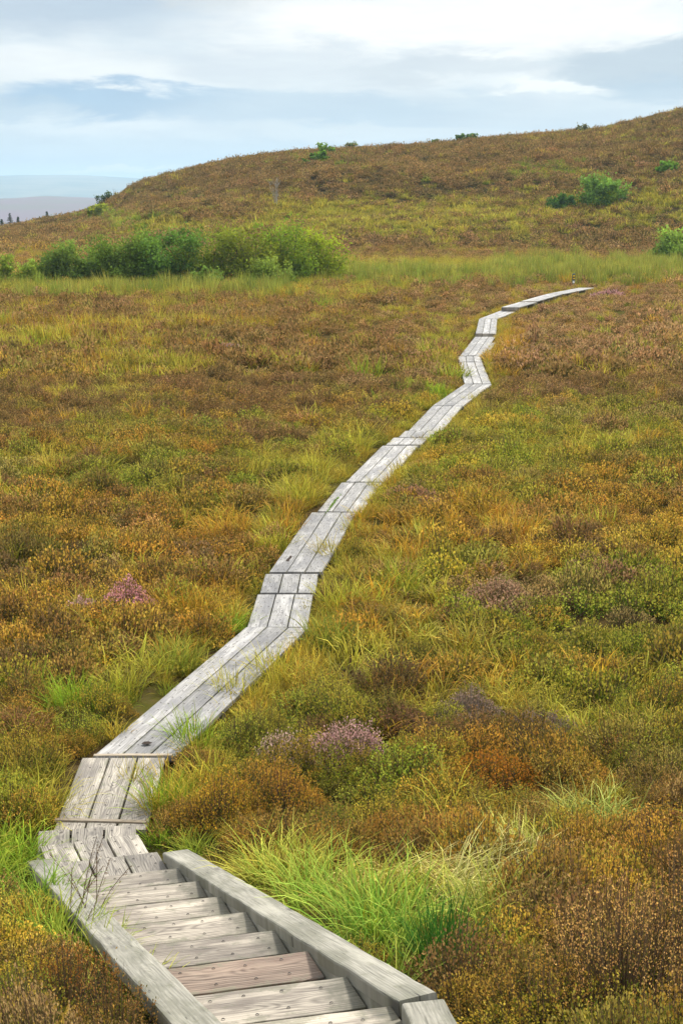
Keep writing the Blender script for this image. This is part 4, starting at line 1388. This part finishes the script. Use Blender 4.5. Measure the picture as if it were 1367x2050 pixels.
def conifer(px, top, ybase, y, label, seed, wide=.28):
    rg = np.random.default_rng(seed)
    x = (px - 683.5) / F * (y * CP + 1)
    zt = HC + (385 - top) / F * y * 1.02
    g0 = gz(x, y)
    Ht = max(2.0, zt - g0)
    root = empty('spruce_tree', (x, y, g0))
    tag(root, label, 'conifer', 'young spruces beyond the edge of the bog')
    V, Q, T, A = tube([(0, 0, -.3), (0, 0, Ht * .5), (0, 0, Ht)], [.09, .05, .012])
    mesh('trunk', V, Q, [M_bark], smooth=True, parent=root)
    C, D, SZ = [], [], []
    lay_ = 16
    for k in range(lay_):
        h = Ht * (.12 + .86 * k / (lay_ - 1))
        L = Ht * wide * (1 - h / Ht) * (.8 + .4 * rg.random()) + .12
        for b in range(8):
            a = rg.random() * 2 * PI
            for s in np.linspace(.15, 1, 9):
                C.append((math.cos(a) * L * s, math.sin(a) * L * s, h - .25 * L * s + .18 * L * s * s))
                D.append((math.cos(a) + rg.normal() * .5, math.sin(a) + rg.normal() * .5, rg.normal() * .4))
                SZ.append(.26 * (1.1 - .5 * s))
    v, q = rhombs(np.array(C), np.array(D), np.array(SZ), np.array(SZ) * .5, rg)
    mesh('crown', v, q, [vm('spruce_needles', (.025, .055, .03), (.06, .11, .05))], dict(tip=np.repeat(rg.random(len(C)), 4), var=np.repeat(rg.random(len(C)), 4)), parent=root)


conifer(21, 424, 445, 232, 'tallest young spruce near the left edge of the picture', 1, .3)
conifer(4, 437, 448, 236, 'stubby young spruce cut by the left edge of the picture', 2, .36)
conifer(37, 436, 445, 240, 'small spruce tip just right of the tallest spruce', 3, .3)
conifer(95, 421, 432, 238, 'lone slim spruce tip between the others and the dark leaning tree', 4, .26)

# green rushes standing in a band beyond the bog
rg = RNG


def strip(name, label, pts, protos, s0, s1, ca, cb, tilt=.1):
    n = len(pts)
    x, y = pts[:, 0], pts[:, 1]
    i = rg.random((n, 1))
    A = np.array(ca[0]) * (1 - i) + np.array(ca[1]) * i
    B = np.array(cb[0]) * (1 - i) + np.array(cb[1]) * i
    br = .8 + .4 * rg.random((n, 1))
    s = s0 + (s1 - s0) * rg.random(n)
    scatter(name, label, protos, np.stack([x, y, ground(x, y) - .02], 1), np.stack([rg.normal(size=n) * tilt, rg.normal(size=n) * tilt, rg.random(n) * 6.28], 1),
            np.stack([s, s, s * (.8 + .4 * rg.random(n))], 1), A * br, B * br, M_grass)


pts = []
for (cx, cy_, rx, ry, n) in ((1010, 562, 330, 16, 430), (1180, 545, 190, 18, 480), (760, 562, 160, 14, 200), (250, 592, 330, 12, 260), (1330, 545, 90, 14, 170)):
    for _ in range(n):
        q = at_ground(cx + rx * (rg.random() * 2 - 1), cy_ + ry * rg.normal() * .5)
        pts.append((q.x, q.y))
strip('tall_rushes', 'band of tall green rushes at the foot of the hill', np.array(pts), [blades(rg, 46, .32, .95, .35, .035, lean=(.02, .22), bend=(.05, .5), seg=2, dead=.12) for _ in range(5)],
      .4, 1.1, ((.10, .16, .020), (.20, .23, .035)), ((.28, .31, .045), (.44, .36, .07)))

gm = at(667, 1010, .03)
root = [o for o in bpy.data.objects if o.name.startswith('boardwalk_section') and o.parent is None and 'moss in a gap' in o['label']][0]
C = np.stack([rg.normal(size=140) * .012, rg.normal(size=140) * .35, .01 + rg.random(140) * .02], 1)
C[:, 0] += C[:, 1] * .16
v, q = rhombs(C, rg.normal(size=(140, 3)), np.full(140, .03), np.full(140, .02), rg)
mesh('moss', v, q, [vm('green_moss', (.12, .22, .02), (.2, .3, .03))], dict(tip=np.repeat(rg.random(140), 4), var=np.repeat(rg.random(140), 4)), parent=root, loc=gm - root.location)

# grass fringing the boards
pts = []
for i in range(len(PATH) - 1):
    x0, y0, z0, hw = PATH[i]
    if y0 < 11.3:
        continue
    dx, dy = PATH[i + 1][0] - x0, PATH[i + 1][1] - y0
    if math.hypot(dx, dy) > 1.2 or math.hypot(dx, dy) < 1e-4:
        continue
    for sd_, off, pr in ((1, .05, .85 if y0 < 20 else .5), (1, .2, .6), (-1, .14, .5), (-1, .3, .6), (1, .42, .5), (-1, .5, .4)):
        if rg.random() < pr * (1.0 if fbm(np.array([x0 * 1.0]), np.array([y0]), 1.6, 7 + int(sd_ > 0))[0] > .40 else .35):
            nx, ny = dy / math.hypot(dx, dy) * sd_, -dx / math.hypot(dx, dy) * sd_
            o_ = hw + off + rg.random() * .12
            pts.append((x0 + nx * o_ + rg.normal() * .03, y0 + ny * o_ + rg.random() * .2))
pts = np.array(pts)
strip('fringe_grass', 'yellow green grass fringing the boardwalk edges', pts, [blades(rg, 90, .10, .30, .4, .0085, seg=3, lean=(.05, .7), dead=.2) for _ in range(6)],
      .55, 1.1, ((.14, .17, .016), (.17, .15, .018)), ((.50, .42, .05), (.62, .36, .04)))


rg = RNG
lay('heather', [
    ('near_heather', 'mixed brown, green and orange heather around the steps', 2.5, 15, 11.5, [hmesh(heather(rg, 215, 18, .0115, .36, .33, stemw=.0032)) for _ in range(6)], .7, 1.35, .22),
    ('middle_heather', 'mixed heather cushions on the bog', 15, 42, 8.5, [hmesh(heather(rg, 130, 11, .021, .38, .33, stemw=.0045)) for _ in range(6)], .7, 1.35, .2),
    ('bog_heather', 'brown heather over the far bog', 42, 132, 3.6, [hmesh(heather(rg, 70, 6, .048, .45, .38, stemw=0, tipfrac=.5)) for _ in range(6)], .65, 1.4, .15),
    ('hill_heather', 'dark brown heather over the hill', 132, 236, 1.9, [hmesh(heather(rg, 55, 5, .095, .75, .55, stemw=0, tipfrac=.5)) for _ in range(6)], .6, 1.3, .15)])
lay('grass', [
    ('near_grass', 'yellow and green moor grass around the steps', 2.5, 15, 13.0, [blades(rg, 100, .16, .30, .5, .0085, bend=(.5, 1.8), dead=.25) for _ in range(6)], .7, 1.3, .14),
    ('middle_grass', 'yellow and orange moor grass on the bog', 15, 42, 8.0, [blades(rg, 100, .2, .32, .5, .012, seg=3, bend=(.4, 1.5), dead=.25) for _ in range(6)], .7, 1.3, .04),
    ('bog_grass', 'yellow green grass over the far bog', 42, 132, 3.2, [blades(rg, 90, .38, .48, .4, .022, lean=(.05, .6), bend=(.2, 1.0), seg=2, dead=.2) for _ in range(6)], .7, 1.3, .04),
    ('hill_grass', 'green grass patches over the hill', 132, 236, 1.5, [blades(rg, 70, .7, .5, .4, .05, lean=(.1, .9), bend=(.2, 1.0), seg=2, dead=.2) for _ in range(5)], .6, 1.3, .04)])
